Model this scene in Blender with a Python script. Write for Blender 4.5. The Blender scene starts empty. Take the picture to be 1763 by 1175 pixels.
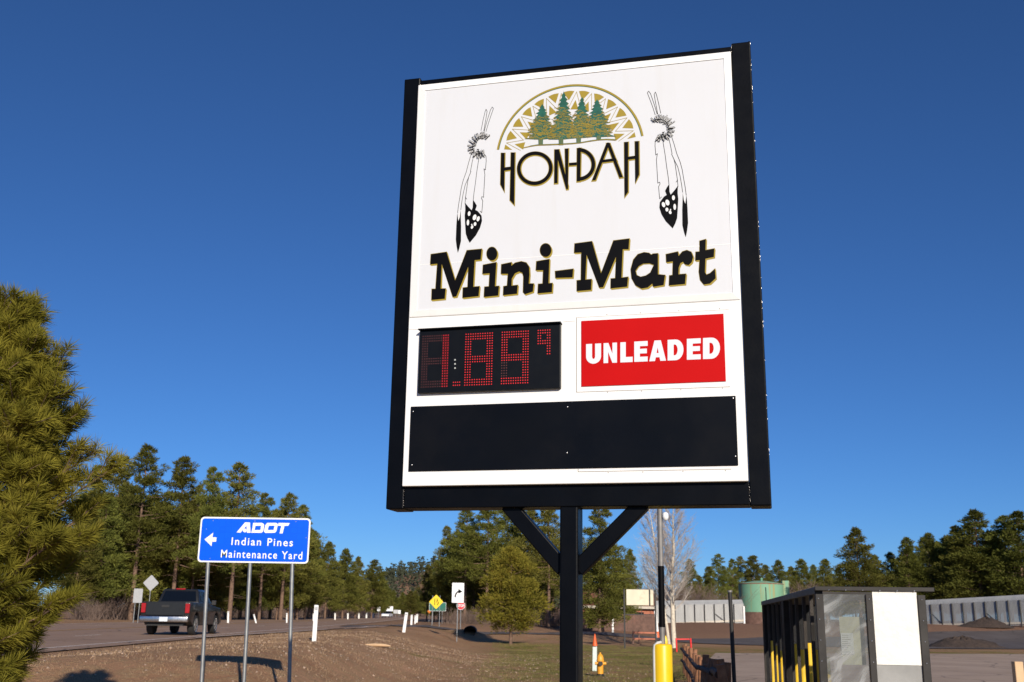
import bpy, bmesh, math, random
import numpy as np
from mathutils import Vector, Matrix
from mathutils.geometry import tessellate_polygon

# ------------------------------------------------------------------ camera, world, sun
S = bpy.context.scene
COL = S.collection
PW, PH = 1763.0, 1175.0                      # the photograph's size, used to turn picture points into rays
F, PITCH, ROLL = 1830.7, 0.2522, 0.0150
CAM = np.array([0, 0, 1.6])
SX, SY, YAW = 0.3868, 6.8338, -0.2466        # foot of the big sign and its heading

def cam_axes():
    cp, sp = math.cos(PITCH), math.sin(PITCH)
    f = np.array([0, cp, sp]); u = np.array([0, -sp, cp]); x = np.array([1., 0, 0])
    cr, sr = math.cos(ROLL), math.sin(ROLL)
    return cr*x + sr*u, -sr*x + cr*u, f
RT, UP, FW = cam_axes()
cd = bpy.data.cameras.new('camera'); co = bpy.data.objects.new('camera', cd); COL.objects.link(co)
co.matrix_world = Matrix(((RT[0], UP[0], -FW[0], CAM[0]), (RT[1], UP[1], -FW[1], CAM[1]), (RT[2], UP[2], -FW[2], CAM[2]), (0, 0, 0, 1)))
cd.sensor_fit = 'HORIZONTAL'; cd.sensor_width = 36; cd.lens = F/PW*36
cd.clip_start = 0.1; cd.clip_end = 6000
cd.dof.use_dof = True; cd.dof.focus_distance = 7.1; cd.dof.aperture_fstop = 6.3
S.camera = co

SUN_EL, SUN_AZ = math.radians(21.0), math.radians(165.6)     # azimuth clockwise from +Y: behind the camera, to its right
w = bpy.data.worlds.new('World'); S.world = w; w.use_nodes = True
nt = w.node_tree; bg = nt.nodes['Background']
sky = nt.nodes.new('ShaderNodeTexSky'); sky.sky_type = 'NISHITA'; sky.sun_disc = False
sky.sun_elevation = SUN_EL; sky.sun_rotation = SUN_AZ
sky.altitude = 2500; sky.air_density = 1.0; sky.dust_density = 1.1; sky.ozone_density = 10.0
nt.links.new(sky.outputs[0], bg.inputs[0]); bg.inputs[1].default_value = 0.094
sl = bpy.data.lights.new('sun', 'SUN'); so = bpy.data.objects.new('sun', sl); COL.objects.link(so)
sl.energy = 5.0; sl.angle = math.radians(0.53); sl.color = (1.0, 0.90, 0.76)
SDIR = Vector((math.sin(SUN_AZ)*math.cos(SUN_EL), math.cos(SUN_AZ)*math.cos(SUN_EL), math.sin(SUN_EL)))
so.rotation_euler = SDIR.to_track_quat('Z', 'Y').to_euler()
S.view_settings.view_transform = 'Standard'; S.view_settings.look = 'None'
S.view_settings.exposure = 0.0; S.view_settings.gamma = 1.0
S.render.engine = 'CYCLES'; S.cycles.max_bounces = 6; S.cycles.transparent_max_bounces = 12

# ------------------------------------------------------------------ picture rays
def ray(x, y):
    return RT*((x-PW/2)/F) + UP*((PH/2-y)/F) + FW
def at(x, y, Y):                             # point on the ray of a photo pixel at depth Y
    v = ray(x, y); return CAM + v*(Y/v[1])
SD = np.array([math.cos(YAW), math.sin(YAW), 0]); SN = np.array([math.sin(YAW), -math.cos(YAW), 0])
def onsign(x, y, off):                       # photo pixel -> (x, z) on the plane of the big sign
    P0 = np.array([SX, SY, 0]) + SN*off; v = ray(x, y)
    P = CAM + v*(np.dot(P0-CAM, SN)/np.dot(v, SN))
    return (float(np.dot(P-P0, SD)), float(P[2]))

# ------------------------------------------------------------------ scene helpers
def tag(o, label=None, cat=None, group=None, kind=None):
    if label: o['label'] = label
    if cat: o['category'] = cat
    if group: o['group'] = group
    if kind: o['kind'] = kind
    return o
def thing(name, label, cat, loc=(0, 0, 0), rz=0, group=None):
    o = bpy.data.objects.new(name, None); COL.objects.link(o)
    o.location = loc; o.rotation_euler = (0, 0, rz); o.empty_display_size = 0.2
    return tag(o, label, cat, group)
def copy_tree(o, parent=None):
    c = o.copy(); COL.objects.link(c); c.parent = parent
    for ch in list(o.children): copy_tree(ch, c)
    return c

class MB:
    def __init__(s): s.v = []; s.f = []
    def add(s, vs, fs):
        n = len(s.v); s.v += [tuple(map(float, p)) for p in vs]; s.f += [tuple(n+i for i in f) for f in fs]; return s
    def box(s, x0, x1, y0, y1, z0, z1):
        return s.add([(x0,y0,z0),(x1,y0,z0),(x1,y1,z0),(x0,y1,z0),(x0,y0,z1),(x1,y0,z1),(x1,y1,z1),(x0,y1,z1)],
                     [(0,3,2,1),(4,5,6,7),(0,1,5,4),(1,2,6,5),(2,3,7,6),(3,0,4,7)])
    def bar(s, p0, p1, wx, wy, up=(0, 0, 1)):        # rectangular bar from p0 to p1
        p0, p1 = Vector(p0), Vector(p1); d = (p1-p0).normalized(); u = Vector(up)
        if abs(d.dot(u)) > .99: u = Vector((0, 1, 0))
        a = d.cross(u).normalized(); b = a.cross(d).normalized()
        vs = [p + a*sx*wx/2 + b*sy*wy/2 for p in (p0, p1) for sx, sy in ((-1,-1),(1,-1),(1,1),(-1,1))]
        return s.add(vs, [(0,3,2,1),(4,5,6,7),(0,1,5,4),(1,2,6,5),(2,3,7,6),(3,0,4,7)])
    def tube(s, path, rad, n=8, caps=True):
        path = [Vector(p) for p in path]
        if not hasattr(rad, '__len__'): rad = [rad]*len(path)
        vs = []; fs = []; ref = None
        for i, p in enumerate(path):
            d = (path[min(i+1, len(path)-1)] - path[max(i-1, 0)]).normalized()
            if ref is None: ref = d.orthogonal().normalized()
            a = (ref - d*ref.dot(d)).normalized(); ref = a; b = d.cross(a)
            for k in range(n):
                t = 2*math.pi*k/n; vs.append(p + (a*math.cos(t) + b*math.sin(t))*rad[i])
        for i in range(len(path)-1):
            for k in range(n): fs.append((i*n+k, i*n+(k+1) % n, (i+1)*n+(k+1) % n, (i+1)*n+k))
        if caps: fs.append(tuple(range(n-1, -1, -1))); fs.append(tuple((len(path)-1)*n+k for k in range(n)))
        return s.add(vs, fs)
    def lathe(s, prof, n=24, c=(0, 0, 0)):           # prof: (r, z)
        vs = [(c[0]+r*math.cos(2*math.pi*k/n), c[1]+r*math.sin(2*math.pi*k/n), c[2]+z) for r, z in prof for k in range(n)]
        fs = [(i*n+k, i*n+(k+1) % n, (i+1)*n+(k+1) % n, (i+1)*n+k) for i in range(len(prof)-1) for k in range(n)]
        fs += [tuple(range(n-1, -1, -1)), tuple((len(prof)-1)*n+k for k in range(n))]
        return s.add(vs, fs)
    def prism(s, poly, t0, t1, fn):                  # poly 2D extruded; fn(u, v, t) -> xyz
        n = len(poly); tr = tessellate_polygon([[Vector((u, v, 0)) for u, v in poly]])
        vs = [fn(u, v, t0) for u, v in poly] + [fn(u, v, t1) for u, v in poly]
        fs = [tuple(t) for t in tr] + [tuple(n+i for i in reversed(t)) for t in tr]
        fs += [(i, (i+1) % n, n+(i+1) % n, n+i) for i in range(n)]
        return s.add(vs, fs)
    def flat(s, outer, holes, fn):
        rings = [outer]+list(holes); tr = tessellate_polygon([[Vector((u, v, 0)) for u, v in r] for r in rings])
        vs = [fn(u, v) for r in rings for u, v in r]
        return s.add(vs, [tuple(t) for t in tr])
    def build(s, name, mat, parent=None, bevel=0, segs=2, smooth=0, fix=True, loc=None):
        me = bpy.data.meshes.new(name); me.from_pydata(s.v, [], s.f)
        if fix or bevel:
            bm = bmesh.new(); bm.from_mesh(me)
            if fix: bmesh.ops.recalc_face_normals(bm, faces=bm.faces)
            if bevel:
                es = [e for e in bm.edges if len(e.link_faces) == 2 and e.calc_face_angle(0) > .6]
                bmesh.ops.bevel(bm, geom=es, offset=bevel, segments=segs, profile=.5, affect='EDGES', clamp_overlap=True)
            bm.to_mesh(me); bm.free()
        if smooth:
            me.polygons.foreach_set('use_smooth', [True]*len(me.polygons)); me.set_sharp_from_angle(angle=math.radians(smooth))
        me.materials.append(mat)
        o = bpy.data.objects.new(name, me); COL.objects.link(o)
        if parent: o.parent = parent
        if loc is not None: o.location = loc
        return o

def np_mesh(name, V, Fq, mat, parent=None):          # V (n,3), Fq (m,k)
    me = bpy.data.meshes.new(name); k = Fq.shape[1]
    me.vertices.add(len(V)); me.vertices.foreach_set('co', V.astype(np.float32).ravel())
    me.loops.add(Fq.size); me.loops.foreach_set('vertex_index', Fq.astype(np.int32).ravel())
    me.polygons.add(len(Fq)); me.polygons.foreach_set('loop_start', np.arange(0, Fq.size, k, dtype=np.int32))
    me.update(calc_edges=True); me.materials.append(mat)
    o = bpy.data.objects.new(name, me); COL.objects.link(o)
    if parent: o.parent = parent
    return o

# ------------------------------------------------------------------ materials
class NT:
    def __init__(s, name):
        s.m = bpy.data.materials.new(name); s.m.use_nodes = True; s.t = s.m.node_tree; s.b = s.t.nodes['Principled BSDF']
    def n(s, typ, **kw):
        x = s.t.nodes.new(typ)
        for k, v in kw.items(): setattr(x, k, v)
        return x
    def l(s, a, b): s.t.links.new(a, b)
    def noise(s, vec, scale, detail=4, rough=.55):
        x = s.n('ShaderNodeTexNoise'); x.inputs['Scale'].default_value = scale; x.inputs['Detail'].default_value = detail
        x.inputs['Roughness'].default_value = rough
        if vec is not None: s.l(vec, x.inputs['Vector'])
        return x.outputs['Fac']
    def ramp(s, fac, stops):
        x = s.n('ShaderNodeValToRGB'); e = x.color_ramp.elements
        while len(e) < len(stops): e.new(0.5)
        for i, (p, c) in enumerate(stops):
            e[i].position = p; e[i].color = (c, c, c, 1) if not hasattr(c, '__len__') else (*c, 1)
        s.l(fac, x.inputs[0]); return x.outputs[0]
    def mix(s, fac, a, b):
        x = s.n('ShaderNodeMix', data_type='RGBA')
        if hasattr(fac, 'node'): s.l(fac, x.inputs[0])
        else: x.inputs[0].default_value = fac
        for v, i in ((a, x.inputs[6]), (b, x.inputs[7])):
            if hasattr(v, 'node'): s.l(v, i)
            else: i.default_value = (*v, 1)
        return x.outputs[2]
    def math(s, op, a, b=0.0, clamp=False):
        x = s.n('ShaderNodeMath', operation=op, use_clamp=clamp)
        for v, i in ((a, x.inputs[0]), (b, x.inputs[1])):
            if hasattr(v, 'node'): s.l(v, i)
            else: i.default_value = v
        return x.outputs[0]
    def bump(s, h, strength=.3, dist=.02):
        x = s.n('ShaderNodeBump'); x.inputs['Strength'].default_value = strength; x.inputs['Distance'].default_value = dist
        s.l(h, x.inputs['Height']); s.l(x.outputs[0], s.b.inputs['Normal'])
    def objco(s): return s.n('ShaderNodeTexCoord').outputs['Object']
    def pos(s): return s.n('ShaderNodeNewGeometry').outputs['Position']

def mat(name, col, rough=.6, metal=0, var=.12, scale=6, bump=0, bscale=None, dirt=None, dscale=3, dcut=.6, spec=.5, coat=0):
    """solid stuff with a little mottling, optional dirt patches and fine bump"""
    k = NT(name); co = k.objco(); n1 = k.noise(co, scale, 5)
    a = tuple(c*(1-var) for c in col); b = tuple(min(1, c*(1+var)) for c in col)
    c = k.mix(k.ramp(n1, [(.3, 0.), (.7, 1.)]), a, b)
    if dirt: c = k.mix(k.ramp(k.noise(co, dscale, 8, .65), [(dcut, 0.), (min(1, dcut+.15), 1.)]), c, dirt)
    k.l(c, k.b.inputs['Base Color'])
    k.b.inputs['Metallic'].default_value = metal; k.b.inputs['Specular IOR Level'].default_value = spec
    r = k.noise(co, scale*2.3, 3); x = k.n('ShaderNodeMapRange'); k.l(r, x.inputs[0])
    x.inputs[3].default_value = max(.02, rough-.1); x.inputs[4].default_value = min(1, rough+.1); k.l(x.outputs[0], k.b.inputs['Roughness'])
    if coat: k.b.inputs['Coat Weight'].default_value = coat; k.b.inputs['Coat Roughness'].default_value = .08
    if bump: k.bump(k.noise(co, bscale or scale*5, 4), bump, .01)
    return k.m
def glow(name, col, strength):
    k = NT(name); k.b.inputs['Base Color'].default_value = (*col, 1); k.b.inputs['Emission Color'].default_value = (*col, 1)
    k.b.inputs['Emission Strength'].default_value = strength; return k.m

M = {}
M['black_paint'] = mat('black_paint', (.0022, .0028, .0045), .36, var=.25, scale=3, bump=.05, bscale=60, spec=.10)
M['white_face'] = mat('white_face', (.70, .715, .75), .38, var=.015, scale=1.5)
M['white_cabinet'] = mat('white_cabinet', (.85, .85, .84), .4, var=.01, scale=2)
def weathered(name, col, streak, rough):
    k = NT(name); co = k.objco(); mp = k.n('ShaderNodeMapping'); mp.inputs['Scale'].default_value = (7, 7, .5); k.l(co, mp.inputs[0])
    f = k.ramp(k.noise(mp.outputs[0], 1.3, 6, .65), [(.52, 0.), (.80, .30)]); f2 = k.ramp(k.noise(co, 1.1, 5, .6), [(.5, 0.), (.8, .22)])
    k.l(k.mix(k.math('MAXIMUM', f, f2), col, streak), k.b.inputs['Base Color']); k.b.inputs['Roughness'].default_value = rough
    k.bump(k.noise(co, 1.6, 2), .25, .01); return k.m
M['white_face'] = weathered('white_face', (.665, .685, .72), (.59, .585, .56), .38)
M['white_cabinet'] = weathered('white_cabinet', (.86, .86, .85), (.70, .67, .60), .4)
M['seam'] = mat('seam', (.35, .33, .3), .6)
M['vinyl_black'] = mat('vinyl_black', (.0028, .0028, .0036), .5, var=.1, spec=.08)
M['vinyl_gold'] = mat('vinyl_gold', (.33, .24, .022), .4, var=.06, scale=4)
M['vinyl_green'] = mat('vinyl_green', (.016, .105, .072), .4, var=.25, scale=20)
M['vinyl_white'] = mat('vinyl_white', (.8, .8, .8), .4, var=.02)
M['red_panel'] = mat('red_panel', (.51, .006, .007), .5, var=.04, scale=2, spec=.06)
M['letter_white'] = mat('letter_white', (.72, .74, .80), .5, var=.02)
M['board_black'] = mat('board_black', (.0030, .0034, .0048), .30, var=.25, scale=1.2, spec=.14, dirt=(.0055, .0055, .0065), dscale=1.5, dcut=.5)
M['screw'] = mat('screw', (.6, .6, .58), .3, metal=1)
M['weld'] = mat('weld', (.5, .48, .45), .3, metal=1, bump=.6, bscale=80)
M['led_case'] = mat('led_case', (.004, .005, .007), .4, spec=.16)
M['led_on'] = glow('led_on', (.62, .012, .016), .22)
M['led_off'] = mat('led_off', (.10, .022, .02), .5)
M['led_white'] = mat('led_white', (.4, .42, .4), .3)
M['galv'] = mat('galv', (.30, .31, .31), .45, metal=.6, var=.15, scale=9)
M['galv_dark'] = mat('galv_dark', (.22, .21, .2), .55, metal=.3, var=.15, scale=9)
M['sign_back'] = mat('sign_back', (.42, .43, .44), .5, metal=.3, var=.08)
M['sign_white'] = mat('sign_white', (.82, .83, .83), .45, var=.03)
M['sign_yellow'] = mat('sign_yellow', (.85, .60, .01), .4, var=.04)
M['sign_green'] = mat('sign_green', (.0, .13, .09), .4, var=.05)
M['sign_red'] = mat('sign_red', (.65, .02, .03), .4, var=.05)
M['sign_orange'] = mat('sign_orange', (.8, .22, .01), .4, var=.05)
M['post_white'] = mat('post_white', (.82, .82, .80), .5, var=.04, dirt=(.5, .45, .38), dscale=4, dcut=.68)
M['trunk_far'] = mat('trunk_far', (.17, .105, .072), .9, var=.35, scale=4, bump=.5)
M['trunk_near'] = mat('trunk_near', (.16, .10, .07), .9, var=.4, scale=14, bump=.8, bscale=40)
M['bare_twig'] = mat('bare_twig', (.17, .12, .095), .9, var=.25, scale=2)
M['truck_paint'] = mat('truck_paint', (.016, .0165, .018), .3, var=.05, coat=.3, spec=.25)
M['truck_trim'] = mat('truck_trim', (.012, .012, .013), .6)
M['glass_dark'] = mat('glass_dark', (.004, .006, .010), .06, var=.05, spec=.35)
M['chrome'] = mat('chrome', (.52, .52, .52), .25, metal=1, var=.04)
M['tyre'] = mat('tyre', (.018, .018, .018), .85, var=.2)
M['alloy'] = mat('alloy', (.6, .6, .6), .3, metal=.8)
M['lamp_red'] = mat('lamp_red', (.34, .010, .012), .2)
M['plate'] = mat('plate', (.65, .72, .78), .4)
M['car_white'] = mat('car_white', (.8, .8, .8), .3, coat=.4)
M['yellow_sleeve'] = mat('yellow_sleeve', (.85, .55, .008), .38, var=.04, scale=3, dirt=(.6, .38, .02), dscale=2.5, dcut=.66)
M['hydrant'] = mat('hydrant', (.80, .36, .03), .45, var=.08)
M['cone_orange'] = mat('cone_orange', (.75, .12, .02), .5)
M['marker_pale'] = mat('marker_pale', (.58, .66, .62), .5)
M['conduit'] = mat('conduit', (.5, .5, .49), .5, var=.1)
M['rail_red'] = mat('rail_red', (.75, .03, .03), .4)
M['log'] = mat('log', (.26, .12, .06), .8, var=.35, scale=9, bump=.6, bscale=30)
M['log_dark'] = mat('log_dark', (.05, .025, .015), .85, var=.3, scale=8)
M['wood_brown'] = mat('wood_brown', (.15, .085, .065), .85, var=.3, scale=2.5)
M['wall_red'] = mat('wall_red', (.42, .15, .09), .8, var=.2, scale=3)
M['roof_brown'] = mat('roof_brown', (.24, .09, .06), .8, var=.3, scale=2)
M['trim_pale'] = mat('trim_pale', (.55, .5, .42), .7, var=.15)
M['board_cream'] = mat('board_cream', (.68, .62, .46), .55, var=.1, scale=1.2, dirt=(.5, .46, .33), dscale=2, dcut=.55)
M['iron'] = mat('iron', (.018, .017, .017), .6, var=.3)
M['bark_birch'] = mat('bark_birch', (.60, .53, .42), .8, var=.25, scale=6, dirt=(.12, .09, .07), dscale=5, dcut=.62)
M['twig_grey'] = mat('twig_grey', (.44, .385, .335), .85, var=.2)
M['soil_pile'] = mat('soil_pile', (.05, .034, .026), .95, var=.4, scale=5, bump=.8, bscale=10)
M['pale_wood'] = mat('pale_wood', (.62, .42, .24), .7, var=.12)
M['poster'] = mat('poster', (.80, .785, .73), .45, var=.05, scale=3, bump=1.0, bscale=7)
M['paper'] = mat('paper', (.80, .80, .76), .6, var=.06, scale=12)
M['beige_board'] = mat('beige_board', (.66, .63, .46), .6, var=.12, scale=3)
M['cage_steel'] = mat('cage_steel', (.034, .031, .029), .5, var=.3, spec=.25)
M['cage_bar'] = mat('cage_bar', (.075, .062, .052), .6, var=.35, scale=5)
M['grey_panel'] = mat('grey_panel', (.30, .30, .29), .55, var=.2, scale=4)
M['cage_yellow'] = mat('cage_yellow', (.75, .48, .02), .45, var=.15)

def tank_mat():
    k = NT('tank_green'); co = k.objco(); mp = k.n('ShaderNodeMapping'); mp.inputs['Scale'].default_value = (1.6, 1.6, .12); k.l(co, mp.inputs[0])
    rust = k.ramp(k.noise(mp.outputs[0], 1.0, 6, .6), [(.50, 0.), (.66, 1.)])
    base = k.mix(k.noise(co, .8, 4), (.145, .34, .215), (.215, .42, .285))
    k.l(k.mix(k.math('MULTIPLY', rust, .75), base, (.36, .26, .09)), k.b.inputs['Base Color']); k.b.inputs['Roughness'].default_value = .7
    return k.m
M['tank_green'] = tank_mat()
def sheet_mat():                                     # corrugated, weathered pale sheet
    k = NT('pale_sheet'); co = k.objco(); mp = k.n('ShaderNodeMapping'); mp.inputs['Scale'].default_value = (1.2, 1, .25); k.l(co, mp.inputs[0])
    c = k.mix(k.noise(mp.outputs[0], 1.5, 6), (.30, .31, .32), (.50, .50, .48))
    k.l(c, k.b.inputs['Base Color']); k.b.inputs['Roughness'].default_value = .6; return k.m
M['pale_sheet'] = sheet_mat()
def acrylic():                                       # clear sheet with grey haze and bright reflection streaks painted in
    k = NT('reflection_streak_acrylic'); co = k.objco(); tr = k.n('ShaderNodeBsdfTransparent'); mx = k.n('ShaderNodeMixShader')
    tr.inputs[0].default_value = (.8, .82, .82, 1)
    mpa = k.n('ShaderNodeMapping'); mpa.inputs['Scale'].default_value = (1.8, 1, 8); mpr = k.n('ShaderNodeMapping'); mpr.inputs['Rotation'].default_value = (0, math.radians(40), 0); k.l(co, mpr.inputs[0])
    wn = k.n('ShaderNodeTexNoise'); wn.inputs['Scale'].default_value = 2.5; k.l(co, wn.inputs[0]); wa = k.n('ShaderNodeVectorMath', operation='SCALE'); wa.inputs['Scale'].default_value = .35; k.l(wn.outputs['Color'], wa.inputs[0]); wb = k.n('ShaderNodeVectorMath', operation='ADD'); k.l(mpr.outputs[0], wb.inputs[0]); k.l(wa.outputs[0], wb.inputs[1]); k.l(wb.outputs[0], mpa.inputs[0])
    f = k.ramp(k.noise(mpa.outputs[0], 1.5, 3, .5), [(.42, .14), (.56, .24), (.66, .62)])
    k.b.inputs['Base Color'].default_value = (.42, .43, .43, 1); k.b.inputs['Roughness'].default_value = .12
    out = k.t.nodes['Material Output']; k.l(f, mx.inputs[0]); k.l(tr.outputs[0], mx.inputs[1]); k.l(k.b.outputs[0], mx.inputs[2]); k.l(mx.outputs[0], out.inputs[0])
    return k.m
M['acrylic'] = acrylic()

def foliage_mat(name, dark, light, trans=.25, dry=None):
    k = NT(name); info = k.n('ShaderNodeObjectInfo').outputs['Random']; co = k.objco()
    n = k.noise(co, .9, 3); n2 = k.noise(co, 7, 2)
    f = k.math('ADD', k.math('MULTIPLY', n, .6), k.math('MULTIPLY', n2, .5))
    c = k.mix(k.ramp(f, [(.35, 0.), (.75, 1.)]), dark, light)
    hsv = k.n('ShaderNodeHueSaturation'); k.l(c, hsv.inputs['Color'])
    mr = k.n('ShaderNodeMapRange'); k.l(info, mr.inputs[0]); mr.inputs[3].default_value = .72; mr.inputs[4].default_value = 1.25; k.l(mr.outputs[0], hsv.inputs['Value'])
    mr2 = k.n('ShaderNodeMapRange'); k.l(k.math('FRACT', k.math('MULTIPLY', info, 7.3)), mr2.inputs[0]); mr2.inputs[3].default_value = .485; mr2.inputs[4].default_value = .52; k.l(mr2.outputs[0], hsv.inputs['Hue'])
    c = hsv.outputs[0]
    if dry: c = k.mix(k.ramp(k.noise(co, 2.3, 3), [(.60, 0.), (.72, 1.)]), c, dry)
    d = k.n('ShaderNodeBsdfDiffuse'); t = k.n('ShaderNodeBsdfTranslucent'); mx = k.n('ShaderNodeMixShader'); mx.inputs[0].default_value = trans
    k.l(c, d.inputs[0]); k.l(c, t.inputs[0]); k.l(d.outputs[0], mx.inputs[1]); k.l(t.outputs[0], mx.inputs[2])
    k.l(mx.outputs[0], k.t.nodes['Material Output'].inputs[0]); return k.m
M['needles_far'] = foliage_mat('needles_far', (.082, .092, .024), (.235, .225, .048), trans=.26)
M['needles_young'] = foliage_mat('needles_young', (.10, .098, .018), (.27, .215, .036), dry=(.32, .20, .04))
M['needles_near'] = foliage_mat('needles_near', (.120, .135, .022), (.40, .375, .052), trans=.36, dry=(.40, .32, .07))
M['needles_hill'] = foliage_mat('needles_hill', (.050, .062, .040), (.085, .092, .058), trans=.1)

# ------------------------------------------------------------------ lie of the land
def sm(a, b, x):
    t = np.clip((np.asarray(x, float)-a)/(b-a), 0, 1); return t*t*(3-2*t)
def roadE(Y):                                        # right-hand edge line of the highway
    Y = np.asarray(Y, float); d = np.clip(Y-100, 0, 200)
    return np.where(Y < 100, -12.5-.035*(Y-40), -14.6-(.035*d+.0001725*d*d)) - .104*np.clip(Y-300, 0, None)
RW = 17.0
SIDE = [(-13, 85), (-8, 90.5), (-2, 93.5), (6, 94), (14, 95), (28, 101), (60, 112), (150, 126)]
SIDE_W = [7, 4.6, 4.0, 4.2, 9, 19, 19, 19]
def wob(X, Y):
    return (.05*np.sin(X*.9+1.3*np.sin(Y*.31))*np.cos(Y*.7+.8*np.sin(X*.5)) + .035*np.sin(X*2.1+Y*1.3)*np.sin(Y*1.9-X*.7)
            + .10*np.sin(X*.21+2)*np.sin(Y*.17+1))
def H(X, Y):
    X = np.asarray(X, float); Y = np.asarray(Y, float)
    left = .26*sm(6, 15, Y) + .46*sm(18.2, 22.5, Y) - .12*sm(28, 38, Y)
    right = -.40*sm(12, 30, Y)
    k = sm(27, 44, Y); lo = -5.5-1.7*k; hi = -2.6+2.0*k-.02*np.clip(Y-40, 0, 60); t = np.clip((X-lo)/(hi-lo), 0, 1); b = t*t*(3-2*t); z = left*(1-b)+right*b
    z = z + wob(X, Y)*(1-sm(1.5, 5, X-.1*(Y-16)))*sm(8, 14, Y)
    side = np.exp(-((Y-92.5)/6.0)**2)*sm(-13, -7, X)*(1-sm(7, 18, X)); z = z + .62*side*b
    z = z + (.5-z)*sm(99, 116, Y)*(1-sm(1, 9, X))
    z = z + (1.30+.7*sm(25, 80, X))*sm(112, 134, Y)*sm(3, 11, X) + .15*np.sin(X*.3)*sm(112, 125, Y)*sm(3, 11, X)
    z = z + .48*np.exp(-((X+2.9)/1.5)**2-((Y-86.3)/1.6)**2)
    E = roadE(Y); d = np.maximum(np.maximum(X-(E+1.2), (E-RW-.5)-X), 0)
    wr = (1-sm(0, 3.5, d))*sm(14, 24, Y); z = z*(1-wr) + .55*wr
    hill = 40*np.exp(-((X+42)/80)**2*.5-((Y-960)/150)**2*.5)
    return z + hill + .012*np.clip(Y-170, 0, 600)*sm(-140, -60, X)*0 + 2.0*sm(0, 140, (E-RW-8)-X)
def hz(x, y): return float(H(x, y))
def ground_at(px, py, lo=8, hi=400):                 # where a photo pixel's ray meets the land
    v = ray(px, py); Ys = np.linspace(lo, hi, 8000); P = CAM[None]+v[None]*(Ys/v[1])[:, None]
    below = P[:, 2] < H(P[:, 0], P[:, 1]); i = int(np.argmax(below)) if below.any() else len(Ys)-1
    return P[i]

def ground_mat():
    k = NT('ground'); p = k.pos(); sp = k.n('ShaderNodeSeparateXYZ'); k.l(p, sp.inputs[0]); x, y = sp.outputs[0], sp.outputs[1]
    nb = k.noise(p, .35, 6, .6); nf = k.noise(p, 3.0, 6, .65); ng = k.noise(p, 14, 4, .7); npat = k.noise(p, .16, 4)
    soil = k.mix(k.ramp(nb, [(.35, 0.), (.65, 1.)]), (.335, .178, .096), (.455, .262, .150))
    straw = k.mix(k.ramp(ng, [(.4, 0.), (.6, 1.)]), (.30, .188, .10), (.43, .285, .155))
    c = k.mix(k.ramp(nf, [(.42, 0.), (.62, 1.)]), soil, straw)
    c = k.mix(k.ramp(k.noise(p, 24, 3, .7), [(.3, .75), (.45, 0.)]), c, (.15, .09, .06))
    green = k.mix(k.ramp(ng, [(.35, 0.), (.65, 1.)]), (.125, .12, .022), (.22, .19, .042))
    def step(v, a, b):
        m = k.n('ShaderNodeMapRange', interpolation_type='SMOOTHSTEP'); k.l(v, m.inputs[0]); m.inputs[1].default_value = a; m.inputs[2].default_value = b; return m.outputs[0]
    gx = k.math('MULTIPLY', step(x, -3.0, 1.0), k.math('SUBTRACT', 1.0, step(y, 72, 84)))
    gx = k.math('MULTIPLY', gx, k.ramp(k.math('ADD', k.math('MULTIPLY', nb, .6), k.math('MULTIPLY', nf, .5)), [(.47, 0.), (.62, 1.)]))
    vg = k.math('MULTIPLY', k.ramp(npat, [(.60, 0.), (.66, 1.)]), k.ramp(nf, [(.4, 0.), (.6, .7)]))
    c = k.mix(k.math('MAXIMUM', gx, vg), c, green)
    dirt = k.math('MULTIPLY', step(y, 112, 122), step(x, 2, 8))
    c = k.mix(dirt, c, k.mix(k.ramp(nf, [(.35, 0.), (.65, 1.)]), (.20, .108, .064), (.31, .175, .105)))
    far = step(y, 98, 112); c = k.mix(k.math('MULTIPLY', far, .5), c, (.24, .145, .10))
    k.l(c, k.b.inputs['Base Color']); k.b.inputs['Roughness'].default_value = 1; k.b.inputs['Specular IOR Level'].default_value = .1
    k.bump(k.math('ADD', nf, ng), .7, .08); return k.m
M['ground'] = ground_mat()
def paving(name, a, b, crack, patch):
    k = NT(name); p = k.pos(); n = k.noise(p, .25, 6, .6); f = k.noise(p, 18, 3, .7)
    c = k.mix(k.ramp(n, [(.35, 0.), (.65, 1.)]), a, b); c = k.mix(k.math('MULTIPLY', f, .35), c, patch)
    vo = k.n('ShaderNodeTexVoronoi', feature='DISTANCE_TO_EDGE'); vo.inputs['Scale'].default_value = .22
    w_ = k.n('ShaderNodeVectorMath', operation='ADD'); nn = k.n('ShaderNodeTexNoise'); nn.inputs['Scale'].default_value = .6; k.l(p, nn.inputs[0])
    k.l(p, w_.inputs[0]); k.l(nn.outputs['Color'], w_.inputs[1]); k.l(w_.outputs[0], vo.inputs['Vector'])
    c = k.mix(k.ramp(vo.outputs['Distance'], [(.004, .8), (.012, 0.)]), c, crack)
    k.l(c, k.b.inputs['Base Color']); k.b.inputs['Roughness'].default_value = .9; k.b.inputs['Specular IOR Level'].default_value = .25
    k.bump(f, .3, .01); return k.m
M['highway'] = paving('highway', (.29, .180, .118), (.37, .24, .165), (.10, .075, .055), (.34, .24, .17))
M['asphalt'] = paving('asphalt', (.095, .078, .070), (.14, .118, .108), (.04, .035, .03), (.15, .125, .11))
M['lot'] = paving('lot', (.365, .262, .190), (.47, .345, .255), (.14, .11, .09), (.42, .34, .26))
M['line_white'] = mat('line_white', (.66, .56, .48), .8, var=.25, scale=2)
M['line_yellow'] = mat('line_yellow', (.50, .26, .05), .8, var=.2, scale=2)

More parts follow.
